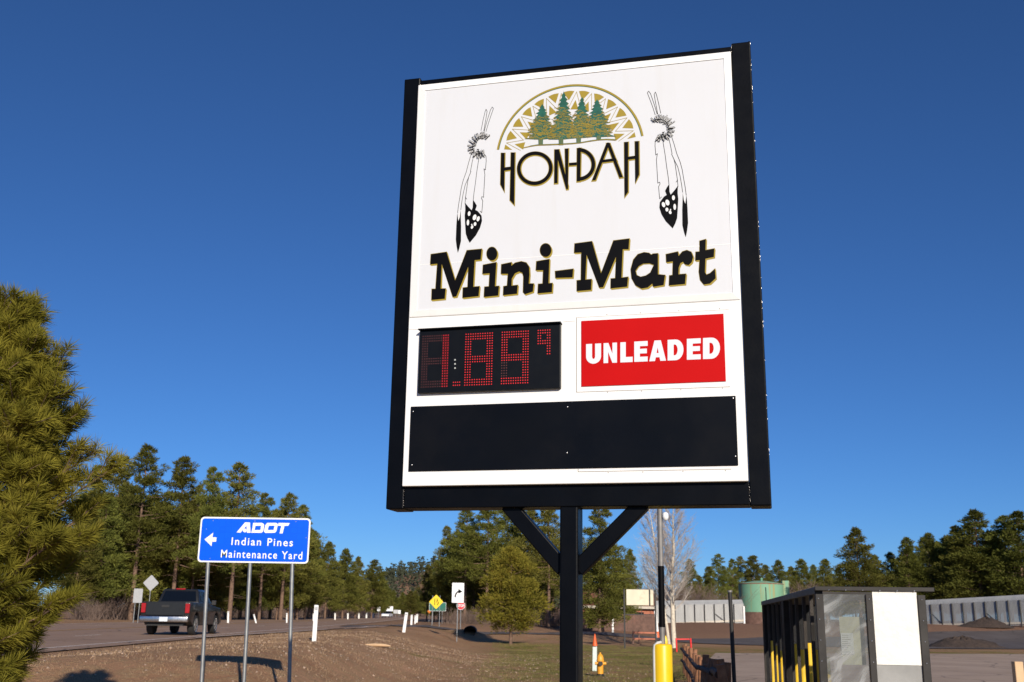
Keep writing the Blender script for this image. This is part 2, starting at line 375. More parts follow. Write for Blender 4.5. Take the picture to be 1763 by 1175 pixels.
def axis(*segs):
    out = []
    for a, b, d in segs: out += list(np.arange(a, b, d))
    return np.array(out+[segs[-1][1]])
gx = axis((-2500, -300, 200), (-300, -60, 12), (-60, -22, 2), (-22, 14, .5), (14, 60, 2), (60, 300, 12), (300, 2500, 200))
gy = axis((-60, 4, 8), (4, 50, .5), (50, 160, 1), (160, 320, 8), (320, 1400, 30), (1400, 3000, 200))
GX, GY = np.meshgrid(gx, gy); GV = np.stack([GX, GY, H(GX, GY)], -1).reshape(-1, 3)
nx, ny = len(gx), len(gy); I = np.arange(nx*ny).reshape(ny, nx)
gf = np.stack([I[:-1, :-1], I[:-1, 1:], I[1:, 1:], I[1:, :-1]], -1).reshape(-1, 4)
g = np_mesh('ground', GV, gf, M['ground']); g.data.polygons.foreach_set('use_smooth', [True]*len(g.data.polygons)); tag(g, kind='structure')

def ribbon(name, rows, m, lift, thick=0):            # rows: list of (xl, yl, xr, yr); sampled on the land
    nc = 14; V = []
    for xl, yl, xr, yr in rows:
        for t in np.linspace(0, 1, nc):
            x, y = xl+(xr-xl)*t, yl+(yr-yl)*t; V.append((x, y, hz(x, y)+lift))
    n = len(rows); I = np.arange(n*nc).reshape(n, nc)
    f = np.stack([I[:-1, :-1], I[:-1, 1:], I[1:, 1:], I[1:, :-1]], -1).reshape(-1, 4)
    o = np_mesh(name, np.array(V), f, m); o.data.polygons.foreach_set('use_smooth', [True]*len(f)); return tag(o, kind='structure')
hy = list(np.arange(16, 160, 2.0))+list(np.arange(160, 900, 15.0))
ribbon('highway', [(float(roadE(y))-RW, y, float(roadE(y))+.9, y) for y in hy], M['highway'], .03)
def line(name, off, width, m, ys, lift=.036): return ribbon(name, [(float(roadE(y))+off-width/2, y, float(roadE(y))+off+width/2, y) for y in ys], m, lift)
line('road_marking', 0, .16, M['line_white'], [y for y in hy if y < 300])
line('road_marking', -RW+.7, .16, M['line_white'], [y for y in hy if y < 300])
for o_ in (-8.1, -8.5): line('road_marking', o_, .13, M['line_yellow'], [y for y in hy if y < 300])
for y0 in range(30, 200, 12): line('road_marking', -3.9, .14, M['line_white'], [y0, y0+1.5, y0+3])
for y0 in range(34, 200, 12): line('road_marking', -12.6, .14, M['line_white'], [y0, y0+1.5, y0+3])
rows = []
for i in range(len(SIDE)-1):
    for t in np.linspace(0, 1, 12, endpoint=(i == len(SIDE)-2)):
        (xa, ya), (xb, yb) = SIDE[i], SIDE[i+1]; x, y = xa+(xb-xa)*t, ya+(yb-ya)*t; wd = SIDE_W[i]+(SIDE_W[i+1]-SIDE_W[i])*t
        rows.append((x-.15*wd*(x > 0)*.5, y+wd*.75, x+.15*wd, y-wd))
ribbon('side_road', rows, M['asphalt'], .05)
# wedge of paving where the turn lane flares towards the side road
ribbon('turn_lane', [(float(roadE(y))+.5, y, float(roadE(y))+.9+max(0, (y-42)/40)**1.3*4.2, y) for y in np.arange(42, 86, 2.0)], M['highway'], .042)
line_rows = [(float(roadE(y))+.9+max(0, (y-42)/40)**1.3*3.7-.3, y, float(roadE(y))+.9+max(0, (y-42)/40)**1.3*3.7-.12, y) for y in np.arange(42, 84, 2.0)]
ribbon('road_marking', line_rows, M['line_white'], .05)
def lotL(y): return 3.75+(y-16)*.137 if y < 44 else 7.6+(y-44)*.22
rows = []
for y in np.arange(7, 66, 1.0): rows.append((lotL(y), y, 130, y+ .34*(130-lotL(y))*sm(30, 66, y)))
ribbon('parking_lot', rows, M['lot'], .02)

# ------------------------------------------------------------------ big roadside price sign
sign = thing('price_sign', 'tall black framed pole sign with white face, price display, red panel and pine tree emblem', 'sign', (SX, SY, 0), YAW)
def sxy(off): return lambda u, v: (u, -off, v)
mb = MB(); mb.box(-.07, .048, .01, .19, -.2, 2.28); mb.build('post', M['black_paint'], sign, bevel=.012, segs=2)
mb = MB(); mb.box(-1.25, -1.125, 0, .22, 2.27, 5.427).build('column', M['black_paint'], sign, bevel=.008, segs=2)
mb = MB(); mb.box(1.122, 1.25, 0, .22, 2.27, 5.427).build('column', M['black_paint'], sign, bevel=.008, segs=2)
MB().box(-1.1245, 1.1215, .004, .216, 5.27, 5.405).build('top_beam', M['black_paint'], sign, bevel=.006)
MB().box(-1.1245, 1.1215, .004, .216, 2.276, 2.425).build('bottom_beam', M['black_paint'], sign, bevel=.006)
for a, b in (((-.43, .095, 2.30), (-.055, .095, 1.885)), ((.455, .095, 2.30), (.03, .095, 1.885))):
    MB().bar(a, b, .10, .085, up=(0, 1, 0)).build('brace', M['black_paint'], sign, bevel=.008)
# welds: rough shiny beads where the beams meet the columns
rng = np.random.default_rng(5)
def bead(p0, p1, n, r):
    mb = MB()
    for i in range(n):
        t = (i+.5)/n; c = np.array(p0)+(np.array(p1)-np.array(p0))*t+rng.normal(0, .0016, 3); q = r*rng.uniform(.5, 1.2)
        mb.lathe([(q*.05, -q), (q*.8, -q*.5), (q, 0), (q*.8, q*.5), (q*.05, q)], 6, c)
    return mb
wm = MB()
for p0, p1, n in (((-1.125, -.001, 5.29), (-1.125, -.001, 5.39), 8), ((1.122, -.001, 5.345), (1.122, -.001, 5.41), 7), ((-1.125, -.001, 2.29), (-1.125, -.001, 2.40), 12),
                  ((1.122, -.001, 2.29), (1.122, -.001, 2.40), 12), ((-.40, .04, 2.285), (-.37, .04, 2.275), 4), ((.45, .04, 2.31), (.49, .04, 2.275), 5)):
    bead(p0, p1, n, .0038).build('weld_bead', M['weld'], sign, smooth=80)
wm = MB()
for i in range(50):  # glints of the lit column edge, put in as small bright flakes
    z = rng.uniform(2.4, 5.4); l_ = rng.uniform(.004, .02); x = 1.2492
    if (z*1.7) % 1 < .3 and rng.random() < .6: continue
    wm.add([(x, .002, z), (x+.0025, .003, z+l_*.5), (x, .002, z+l_), (x-.001, -.0005, z+l_*.5)], [(0, 1, 2, 3)])
wm.build('edge_glint', M['weld'], sign, fix=False)
MB().box(1.235, 1.249, .05, .07, 5.427, 5.455).build('lifting_stub', M['black_paint'], sign)
MB().box(-1.17, -1.15, .05, .07, 5.427, 5.450).build('lifting_stub', M['black_paint'], sign)
# cabinet and upper pan-formed face
cab = MB().box(-1.125, 1.118, -.040, .14, 2.417, 5.344).build('cabinet', M['white_cabinet'], sign, bevel=.003, segs=1)
xo0, xo1, zo0, zo1 = -1.121, 1.114, 3.581, 5.340; xi0, xi1, zi0, zi1 = -1.066, 1.072, 3.622, 5.290; d0, d1 = .0415, .046
fm = MB()
o4 = [(xo0, zo0), (xo1, zo0), (xo1, zo1), (xo0, zo1)]; i4 = [(xi0, zi0), (xi1, zi0), (xi1, zi1), (xi0, zi1)]
fm.add([(x, -d0, z) for x, z in o4]+[(x, -d1, z) for x, z in o4 for _ in (0,)][:0]+[(x, -d1-.006, z) for x, z in i4]+[(x, -d1, z) for x, z in i4],
       [(0, 1, 5, 4), (1, 2, 6, 5), (2, 3, 7, 6), (3, 0, 4, 7), (4, 5, 9, 8), (5, 6, 10, 9), (6, 7, 11, 10), (7, 4, 8, 11)])
fm.build('face_retainer', M['white_cabinet'], sign)
MB().add([(x, -d1, z) for x, z in i4], [(0, 1, 2, 3)]).build('upper_face', M['white_face'], sign)
st = MB()
FACE = d1
def seamline(x0, z0, x1, z1, t, off): st.bar((x0, -off, z0), (x1, -off, z1), t, .001, up=(0, 1, 0))
seamline(-1.12, 3.577, 1.113, 3.577, .004, .0412)
seamline(.050, 3.515, .050, 3.010, .005, .0412); seamline(.050, 3.0105, 1.03, 3.0105, .004, .0412)
seamline(.060, 2.492, 1.02, 2.492, .004, .0412); seamline(.060, 2.492, .060, 2.52, .004, .0412); seamline(.050, 3.515, 1.04, 3.515, .0015, .0412)
seamline(-1.12, 3.49, -.95, 3.49, .0015, .0412); seamline(-.04, 3.49, .04, 3.492, .0015, .0412)
for x in (.25, .47, .72, .98):
    for z in (2.483, 3.003, 3.525): seamline(x, z, x+.006, z, .006, .0413)
st.build('seam', M['seam'], sign)
st = MB().bar((-1.06, -FACE-.0005, 3.955), (1.07, -FACE-.0005, 3.955), .004, .001, up=(0, 1, 0)); st.build('face_joint', M['white_cabinet'], sign)

# --- artwork, read off the photograph onto the plane of the face
def Z(ox, oy, sc, off):
    return lambda pts: [onsign(ox+x/sc, oy+y/sc, off) for x, y in pts]
def grow(poly, d):                                   # offset a polygon outwards
    n = len(poly); A = sum(poly[i][0]*poly[(i+1) % n][1]-poly[(i+1) % n][0]*poly[i][1] for i in range(n)); s = 1 if A > 0 else -1
    out = []
    for i in range(n):
        p0, p1, p2 = np.array(poly[i-1]), np.array(poly[i]), np.array(poly[(i+1) % n])
        a = p1-p0; b = p2-p1; a = a/(np.linalg.norm(a)+1e-9); b = b/(np.linalg.norm(b)+1e-9)
        na = np.array([a[1], -a[0]])*s; nb = np.array([b[1], -b[0]])*s; m = na+nb; l2 = max(np.dot(m, m)/2, .35)
        out.append(tuple(p1+m/l2*d))
    return out
def ell(cx, cy, rx, ry, n=28, rot=0, a0=0, a1=2*math.pi, end=False):
    return [(cx+rx*math.cos(t)*math.cos(rot)-ry*math.sin(t)*math.sin(rot), cy+rx*math.cos(t)*math.sin(rot)+ry*math.sin(t)*math.cos(rot)) for t in np.linspace(a0, a1, n, endpoint=end)]
def stroke(mb, pts, wd, fn):                         # thin line as a strip with joins
    for i in range(len(pts)-1):
        a, b = np.array(pts[i]), np.array(pts[i+1]); d = b-a; L = np.linalg.norm(d)
        if L < 1e-6: continue
        d /= L; n = np.array([-d[1], d[0]])*wd/2; e = d*wd*.4
        mb.add([fn(*(a-n-e)), fn(*(b-n+e)), fn(*(b+n+e)), fn(*(a+n-e))], [(0, 1, 2, 3)])
def shape(name, polys, off, m, parent=None):
    mb = MB()
    for k, (o_, hs) in enumerate(polys): mb.flat(o_, hs, sxy(off+.00004*(k % 5)))
    return mb.build(name, m, parent or sign, fix=False)

# store lettering
z8 = Z(720, 400, 3.265, FACE)
mm = [
 [(72,125),(160,112),(208,272),(274,103),(358,95),(352,155),(318,158),(310,308),(345,305),(340,360),(250,370),(252,313),(278,310),(282,195),(215,362),(195,365),(133,180),(127,318),(155,318),(150,375),(75,382),(77,320),(98,320),(108,178),(68,182)],
 ell(415,122,30,38,24), [(365,185),(440,170),(432,305),(455,303),(450,357),(370,365),(373,308),(398,306),(402,232),(362,235)],
 [(468,182),(525,170),(524,190),(545,173),(580,165),(608,172),(624,195),(626,240),(622,290),(650,290),(645,335),(600,350),(590,338),(592,250),(586,230),(568,222),(545,232),(527,262),(525,302),(560,298),(556,347),(478,355),(480,305),(500,302),(505,235),(466,235)],
 ell(717,102,32,38,24), [(665,165),(738,152),(733,288),(755,287),(752,338),(672,345),(675,292),(700,290),(703,215),(662,215)],
 [(770,220),(872,207),(868,255),(772,258)],
 [(880,65),(977,52),(1028,232),(1098,48),(1187,37),(1183,97),(1150,97),(1143,257),(1180,252),(1175,307),(1082,317),(1083,262),(1108,260),(1112,140),(1040,310),(1018,312),(947,128),(940,268),(975,265),(972,325),(892,332),(892,272),(915,270),(917,115),(877,117)],
 [(1348,120),(1348,238),(1388,242),(1380,298),(1322,308),(1316,290),(1290,312),(1255,318),(1222,300),(1200,260),(1195,210),(1210,155),(1235,125),(1270,114),(1298,118),(1310,128),(1320,122)],
 [(1393,125),(1460,110),(1464,135),(1485,110),(1510,102),(1535,112),(1546,140),(1538,170),(1520,186),(1500,182),(1488,167),(1474,176),(1465,200),(1463,238),(1505,235),(1500,292),(1410,300),(1412,245),(1430,242),(1432,165),(1395,170)],
 [(1582,50),(1617,40),(1615,102),(1665,93),(1662,140),(1615,150),(1612,225),(1620,240),(1640,232),(1668,207),(1672,260),(1640,290),(1605,295),(1585,270),(1578,225),(1582,158),(1558,160),(1560,112),(1582,110)]]
hole_a = [(1325,185),(1305,228),(1280,245),(1250,252),(1228,242),(1222,218),(1240,192),(1265,178),(1300,176)]
hs = {8: [z8(hole_a)]}
shape('lettering', [(z8(q), hs.get(i, [])) for i, q in enumerate(mm)], FACE+.0024, M['vinyl_black'])
sh = []
for dx, dy, g_ in ((0, 0, 2.6), (3, 3.5, 1.6), (6, 7, 1.2)):
    for i, q in enumerate(mm):
        qq = [(x+dx, y+dy) for x, y in grow(q, g_)]; hh = [z8([(x+dx*.4, y+dy*.4) for x, y in grow(hole_a, -2)])] if i == 8 else []
        sh.append((z8(qq), hh))
mb = MB()
for k, (o_, h_) in enumerate(sh): mb.flat(o_, h_, sxy(FACE+.0006+.0004*(k//len(mm))+.00003*(k % 7)))
mb.build('lettering_shadow', M['vinyl_gold'], sign, fix=False)
# name lettering under the arch
z3 = Z(840, 130, 4.897, FACE)
def ring(cx, cy, rx, ry, t, rot=0): return (ell(cx, cy, rx, ry, 48, rot), [ell(cx, cy, rx-t, ry-t, 48, rot)])
bowl_o = [(770,612)]+ell(765,752,140,138,24,.0,-math.pi/2+.05,math.pi/2-.02,True)+[(757,892)]
bowl = bowl_o+[(764,862)]+ell(765,752,110,108,24,0,math.pi/2-.02,-math.pi/2+.05,True)+[(770,642)]
hd = [([(112,655),(142,655),(139,985),(106,918)],[]), ([(195,652),(228,652),(222,1092),(186,1052)],[]), ([(140,778),(196,771),(196,797),(140,805)],[]),
      ring(396,785,150,141,29,-.25), ([(562,627),(592,625),(588,910),(560,912)],[]), ([(566,627),(600,625),(678,935),(676,960),(662,962)],[]), ([(650,620),(679,618),(676,960),(655,880)],[]),
      ([(685,740),(750,735),(750,758),(685,763)],[]), ([(752,615),(784,612),(779,893),(750,896)],[]), (bowl,[]),
      ([(1000,575),(1010,568),(1028,572),(908,885),(878,888)],[]), ([(1000,572),(1028,572),(1138,860),(1110,864)],[]), ([(962,715),(1078,700),(1088,721),(955,738)],[]),
      ([(1150,565),(1183,562),(1182,985),(1152,1028)],[]), ([(1240,558),(1272,556),(1275,838),(1242,912)],[]), ([(1183,688),(1241,680),(1241,705),(1183,713)],[])]
mb = MB()
for k, (o_, h_) in enumerate(hd): mb.flat(z3(o_), [z3(h) for h in h_], sxy(FACE+.0022+.00004*k))
mb.build('name_lettering', M['vinyl_black'], sign, fix=False)
mb = MB()
for k, (o_, h_) in enumerate(hd):
    oo = [(x+2, y+4) for x, y in grow(o_, 6.5)]; hh = [[(x+2, y+3) for x, y in grow(h, -6.5)] for h in h_]
    mb.flat(z3(oo), [z3(h) for h in hh], sxy(FACE+.0008+.00005*k))
mb.build('name_outline', M['vinyl_gold'], sign, fix=False)
# arch: fitted circle through three points of the photo
(ax_, az_), (bx_, bz_), (cx_, cz_) = z3([(80, 628)])[0], z3([(765, 80)])[0], z3([(1308, 512)])[0]
Dm = 2*(ax_*(bz_-cz_)+bx_*(cz_-az_)+cx_*(az_-bz_))
ux = ((ax_**2+az_**2)*(bz_-cz_)+(bx_**2+bz_**2)*(cz_-az_)+(cx_**2+cz_**2)*(az_-bz_))/Dm
uz = ((ax_**2+az_**2)*(cx_-bx_)+(bx_**2+bz_**2)*(ax_-cx_)+(cx_**2+cz_**2)*(bx_-ax_))/Dm
RA = math.hypot(ax_-ux, az_-uz); tA = math.atan2(cz_-uz, cx_-ux); tB = math.atan2(az_-uz, ax_-ux)
if tB < tA: tB += 2*math.pi
def pol(t, r): return (ux+r*RA*math.cos(t), uz+r*RA*math.sin(t))
def arc(r0, r1, a, b, n=60): return [pol(t, r1) for t in np.linspace(a, b, n)]+[pol(t, r0) for t in np.linspace(b, a, n)]
shape('arch', [(arc(.983, 1.008, tA, tB), [])], FACE+.0012, M['vinyl_gold'])
shape('arch_edge', [(arc(.974, .984, tA, tB), [])], FACE+.0010, M['vinyl_green'])
NT_ = 12; st_ = (tB-tA)/NT_; tri = []; zig = MB()
for k in range(1, NT_):
    t = tA+k*st_; h = st_*.35
    tri.append(([pol(t-h, .905), pol(t-h*.5, .912), pol(t, .915), pol(t+h*.5, .912), pol(t+h, .905), pol(t, .775)], []))
for t, s_ in ((tA+.012, 1), (tB-.012, -1)): tri.append(([pol(t, .905), pol(t+s_*st_*.33, .905), pol(t, .79)], []))
for k in range(NT_):
    t = tA+(k+.5)*st_; h = st_*.36; tri.append(([pol(t-h, .64), pol(t+h, .64), pol(t, .775)], []))
shape('arch_triangle', tri, FACE+.0012, M['vinyl_gold'])
pts = []
for k in range(NT_+1):
    pts.append(pol(tA+k*st_ if 0 < k < NT_ else (tA+.01 if k == 0 else tB-.01), .675))
    if k < NT_: pts.append(pol(tA+(k+.5)*st_, .895))
stroke(zig, pts, .0035, sxy(FACE+.0010)); zig.build('zigzag_line', M['vinyl_gold'], sign, fix=False)
# four spruces of the emblem
z8b = Z(860, 150, 8.014, FACE); rng = np.random.default_rng(11)
trees = [(590, 235, 718, 225, 570, 800), (888, 65, 718, 215, 850, 805), (1140, 135, 700, 200, 1093, 775), (1345, 170, 685, 240, 1370, 730)]
sil = []; sil2 = []; swl = MB()
for tx, t0, t1, hw, bx, b1 in trees:
    for sgn, acc, g_, dy in ((1, sil, 0, 0), (1, sil2, 9, 3)):
        rr = np.random.default_rng(int(tx)); L, Rr = [], []; n = 11; cxb = (tx+bx)/2
        for i in range(n):
            f0 = (i+.25)/n; f1 = (i+1)/n; y0 = t0+(t1-t0)*f0; y1 = t0+(t1-t0)*f1; cx0 = tx+(cxb-tx)*f0
            w0 = hw*(f0**.8)*.62; w1 = hw*(f1**.85)*rr.uniform(.85, 1.1); w2 = hw*(f1**.85)*rr.uniform(.85, 1.1)
            L += [(cx0-w0*.9, y0+4), (cx0-w1-g_, y1+rr.uniform(-4, 10))]; Rr += [(cx0+w0*.9, y0), (cx0+w2+g_, y1+rr.uniform(-12, 4))]
        poly = [(tx, t0-g_)]+Rr+[(bx+32, t1+6+dy), (bx+30, b1), (bx-30, b1), (bx-32, t1+8+dy)]+L[::-1]
        acc.append((z8b(poly), []))
shape('emblem_tree', sil, FACE+.0030, M['vinyl_green']); shape('emblem_tree_outline', sil2, FACE+.0018, M['vinyl_gold'])
for tx, t0, t1, hw, bx, b1 in trees:
    for i in range(230):
        f_ = rng.uniform(.14, 1)**.55; w_ = hw*f_**.85; x = (tx+bx)/2+rng.uniform(-w_, w_)*.92; y = t0+(t1-t0)*f_
        a = rng.uniform(-.5, .5) if rng.random() < .65 else rng.uniform(-1.5, 1.5); l_ = rng.uniform(22, 62); c = rng.uniform(-.5, .5)
        if f_ < .45 and rng.random() < .5: continue
        pp = [(x+l_*t*math.cos(a+c*t), y+l_*t*math.sin(a+c*t)*.7) for t in np.linspace(-.5, .5, 5)]
        stroke(swl, z8b(pp), .0030, sxy(FACE+.0034+.00002*(i % 20)))
    for dx in (-18, 0, 16): stroke(swl, z8b([(bx+dx, t1-10), (bx+dx, b1)]), .0022, sxy(FACE+.0036))
swl.build('emblem_swirl', M['vinyl_gold'], sign, fix=False)
gl = [(330, 842), (420, 822), (520, 806), (700, 800), (820, 795), (1000, 785), (1120, 773), (1250, 750), (1370, 733), (1480, 728), (1600, 735)]
mb = MB(); stroke(mb, z8b(gl), .0065, sxy(FACE+.0036)); mb.build('emblem_ground', M['vinyl_gold'], sign, fix=False)
mb = MB(); stroke(mb, z8b([(x+8, y-7) for x, y in gl[1:]]), .0032, sxy(FACE+.0041)); mb.build('emblem_ground_edge', M['vinyl_green'], sign, fix=False)
# feathers: traced on the left, mirrored about the arch for the right
z4 = Z(770, 150, 3.917, FACE)
lines = [[(228,295),(242,225),(256,165),(262,151),(269,165),(262,210),(247,295)], [(250,297),(270,225),(292,155),(304,136),(312,146),(300,180),(278,245),(262,300)],
         [(163,450),(145,510),(128,575),(108,630),(95,682),(86,740),(76,800),(70,850)], [(181,450),(168,510),(157,570),(160,572),(140,620),(122,660),(108,720),(98,780),(92,828)],
         [(213,485),(200,570),(190,650),(180,720),(175,772)], [(160,572),(146,605),(138,640),(130,700),(124,742),(127,752),(132,757)],
         [(243,444),(262,470),(263,500),(258,560),(248,553),(254,590),(250,660),(245,745),(234,740),(231,752),(240,768),(236,820),(233,848),(222,838)],
         [(124,742),(120,790)]]
solid = [[(68,850),(75,905),(84,880),(90,830),(94,940),(93,1040),(82,1090),(72,1120),(64,1080),(58,1030),(62,930)],
         [(121,782),(142,808),(165,832),(172,812),(174,762),(188,780),(200,802),(190,830),(206,838),(218,852),(232,870),(235,905),(222,950),(195,1000),(152,1052),(136,1022),(125,990),(121,930),(118,868),(122,830)]]
spots = [(148,855,9,16,.1),(140,915,8,20,.05),(185,880,12,20,.3),(209,890,10,18,.3),(188,925,9,13,.2),(168,946,8,12,.4),(166,930,4,6,0)]
cut = [[(75,905),(84,880),(90,832),(80,858)]]
rng = np.random.default_rng(3)
ringp = [(268,340),(250,332),(232,332),(214,338),(198,348),(184,362),(174,380),(168,400),(168,420),(176,440),(192,452),(210,456),(228,455),(240,450)]
for mir in (0, 1):
    fb = MB(); fw_ = MB()
    def mp_(q): return [((2*ux-x) if mir else x, z) for x, z in z4(q)]
    for l_ in lines: stroke(fb, mp_(l_), .0036, sxy(FACE+.0010))
    for s_ in solid: fb.flat(mp_(s_), [], sxy(FACE+.0012))
    for c in spots: fw_.flat(mp_(ell(c[0], c[1], c[2], c[3], 12, c[4])), [], sxy(FACE+.0016))
    for c in cut: fw_.flat(mp_(c), [], sxy(FACE+.0016))
    for i, (x, y) in enumerate(ringp*4):
        dx, dy = x-222, y-398; d = math.hypot(dx, dy); a = math.atan2(dy, dx)+rng.normal(0, .25); L = rng.uniform(14, 26)
        x += rng.normal(0, 5); y += rng.normal(0, 4)
        e = [(x-L*.6*math.cos(a), y-L*.6*math.sin(a)), (x+L*math.cos(a), y+L*math.sin(a))]
        stroke(fb, mp_(e), .0080, sxy(FACE+.0020+.0002*i)); stroke(fw_, mp_(e), .0032, sxy(FACE+.0021+.0002*i))
    stroke(fb, mp_([(x+8, y+3) for x, y in ringp]), .004, sxy(FACE+.0136))
    for k in range(5): stroke(fb, mp_([(218-k*4, 425), (196+k*12, 462)]), .003, sxy(FACE+.0138))
    fo_ = fb.build('feather', M['vinyl_black'], sign, fix=False); fw_.build('feather_spot', M['vinyl_white'], fo_, fix=False)

# price display
led = MB().box(-1.03, -.051, -.075, -.0405, 3.035, 3.47); led = led.build('price_display', M['led_case'], sign, bevel=.004)
MB().box(-1.035, -.046, -.10, -.0405, 3.4705, 3.478).build('display_visor', M['led_case'], led)
z7 = Z(700, 550, 6.296, .077); on = MB(); offm = MB()
def dot(mb, x, z, r=.0043): mb.add([(x+r*math.cos(t), -.0765, z+r*math.sin(t)) for t in np.arange(6)*math.pi/3], [(0, 1, 2, 3, 4, 5)])
def digit(tl, tr, bl, nc, nr, lit, present):
    on = MB(); of = MB(); (x0, z0), (x1, _), (x2, z2) = z7([tl, tr, bl])
    for r in range(nr):
        for c in range(nc):
            if not present(c, r): continue
            x = x0+(x1-x0)*c/(nc-1); z = z0+(z2-z0)*r/(nr-1); dot(on if lit(c, r) else of, x, z)
    o_ = (on if on.v else of).build('led_digit', M['led_on'], led, fix=False)
    if of.v and on.v: of.build('unlit_dot', M['led_off'], o_, fix=False)
seg = lambda c, r: c < 3 or c > 8 or r < 3 or 9 <= r <= 11 or r > 17
digit((180, 186), (452, 175), (180, 735), 12, 21, lambda c, r: c > 8, seg)
digit((645, 163), (930, 148), (640, 714), 12, 21, lambda c, r: True, seg)
digit((1038, 142), (1318, 127), (1032, 698), 12, 21, lambda c, r: not (c < 3 and 12 <= r <= 17), seg)
digit((1427, 122), (1553, 116), (1427, 378), 6, 10, lambda c, r: True, lambda c, r: c > 3 or (r < 6 and (c < 2 or r < 2 or r > 3)))
digit((508, 684), (575, 681), (508, 716), 4, 2, lambda c, r: True, lambda c, r: True)
mb = MB()
for p in ((525, 440), (525, 484), (525, 529)): x, z = z7([p])[0]; dot(mb, x, z, .0065)
mb.build('indicator_lamp', M['led_white'], led, fix=False)
# red fuel panel
red = MB().box(.083, 1.006, -.047, -.0405, 3.046, 3.488).build('fuel_panel', M['red_panel'], sign)
zr = lambda u, v: None
z2 = Z(660, 520, 2.593, .0485)
def quad(x0, x1):                                    # letter cell between x0 and x1 along the slanted lines of the photo
    b = lambda x: 277+(x-905)*(253-277)/(1500-905); t = lambda x: 189+(x-905)*(158-189)/(1500-905)
    def f(u, v): x = x0+(x1-x0)*u; return (x, b(x)+(t(x)-b(x))*v)
    return f
def arcp(cx, cy, rx, ry, a, b, n=8): return [(cx+rx*math.cos(t), cy+ry*math.sin(t)) for t in np.linspace(a, b, n)]
PI = math.pi; T = .40
GL = {'U': ([(0,1),(T,1),(T,.38)]+arcp(.5,.36,.10,.13,PI,2*PI)+[(1-T,.38),(1-T,1),(1,1),(1,.36)]+arcp(.5,.36,.5,.37,0,-PI,12)+[(0,.36)], []),
      'N': ([(0,0),(0,1),(.36,1),(.66,.45),(.66,1),(1,1),(1,0),(.66,0),(.34,.55),(.34,0)], []),
      'L': ([(0,0),(0,1),(.44,1),(.44,.26),(1,.26),(1,0)], []),
      'E': ([(0,0),(0,1),(1,1),(1,.76),(.42,.76),(.42,.63),(.94,.63),(.94,.40),(.42,.40),(.42,.24),(1,.24),(1,0)], []),
      'A': ([(0,0),(.31,1),(.69,1),(1,0),(.66,0),(.61,.18),(.39,.18),(.34,0)], [[(.44,.39),(.56,.39),(.50,.66)]]),
      'D': ([(0,0),(0,1),(.5,1)]+arcp(.5,.5,.5,.5,PI/2,-PI/2,12)+[(.5,0)], [[(.38,.24),(.38,.76),(.46,.76)]+arcp(.46,.5,.17,.26,PI/2,-PI/2,8)])}
mb = MB()
for ch, x0, x1 in (('U',905,972),('N',983,1043),('L',1058,1113),('E',1120,1180),('A',1187,1262),('D',1269,1340),('E',1355,1417),('D',1427,1503)):
    o_, h_ = GL[ch]; q = quad(x0, x1); mb.flat(z2([q(u, v) for u, v in o_]), [z2([q(u, v) for u, v in h]) for h in h_], sxy(.0485))
mb.build('fuel_lettering', M['letter_white'], red, fix=False)
blk = MB().box(-1.083, 1.062, -.050, -.0405, 2.513, 2.950).build('blank_board', M['board_black'], sign, bevel=.002, segs=1)
mb = MB()
for x, y in ((711, 709), (1262, 686), (1266, 786), (709, 801), (977, 701), (976, 780)):
    u, v = onsign(x, y, .052); mb.lathe([(.0065, 0), (.006, .003), (.003, .005)], 8, (0, 0, 0)); n = 8*3
    mb.v[-n:] = [(u+a, -.050-c, v+b) for a, b, c in mb.v[-n:]]
mb.build('screw', M['screw'], blk, smooth=50)

# ------------------------------------------------------------------ text for the smaller signs
def text_polys(txt, h, width=None, bold=.0, space=1.0):
    cu = bpy.data.curves.new('t', 'FONT'); cu.body = txt; cu.size = 1; cu.offset = bold; cu.space_character = space; cu.align_x = 'CENTER'; cu.resolution_u = 4
    o = bpy.data.objects.new('t', cu); COL.objects.link(o); dg = bpy.context.evaluated_depsgraph_get()
    me = bpy.data.meshes.new_from_object(o.evaluated_get(dg)); bpy.data.objects.remove(o)
    v = np.array([x.co[:] for x in me.vertices]); f = [tuple(p.vertices) for p in me.polygons]; bpy.data.meshes.remove(me)
    mn, mx = v.min(0), v.max(0); v[:, 0] -= (mn[0]+mx[0])/2; s = h/.73; v *= s
    if width: v[:, 0] *= width/((mx[0]-mn[0])*s)
    return v, f
def put_text(mb, txt, cx, cz, h, y, width=None, bold=0, space=1.0):
    v, f = text_polys(txt, h, width, bold, space); mb.add([(cx+a, y, cz+b) for a, b, _ in v], f)
def rrect(w_, h_, r, n=5):
    return [p for cx, cz, a in ((w_/2-r, h_/2-r, 0), (-w_/2+r, h_/2-r, PI/2), (-w_/2+r, -h_/2+r, PI), (w_/2-r, -h_/2+r, 1.5*PI)) for p in arcp(cx, cz, r, r, a, a+PI/2, n)]

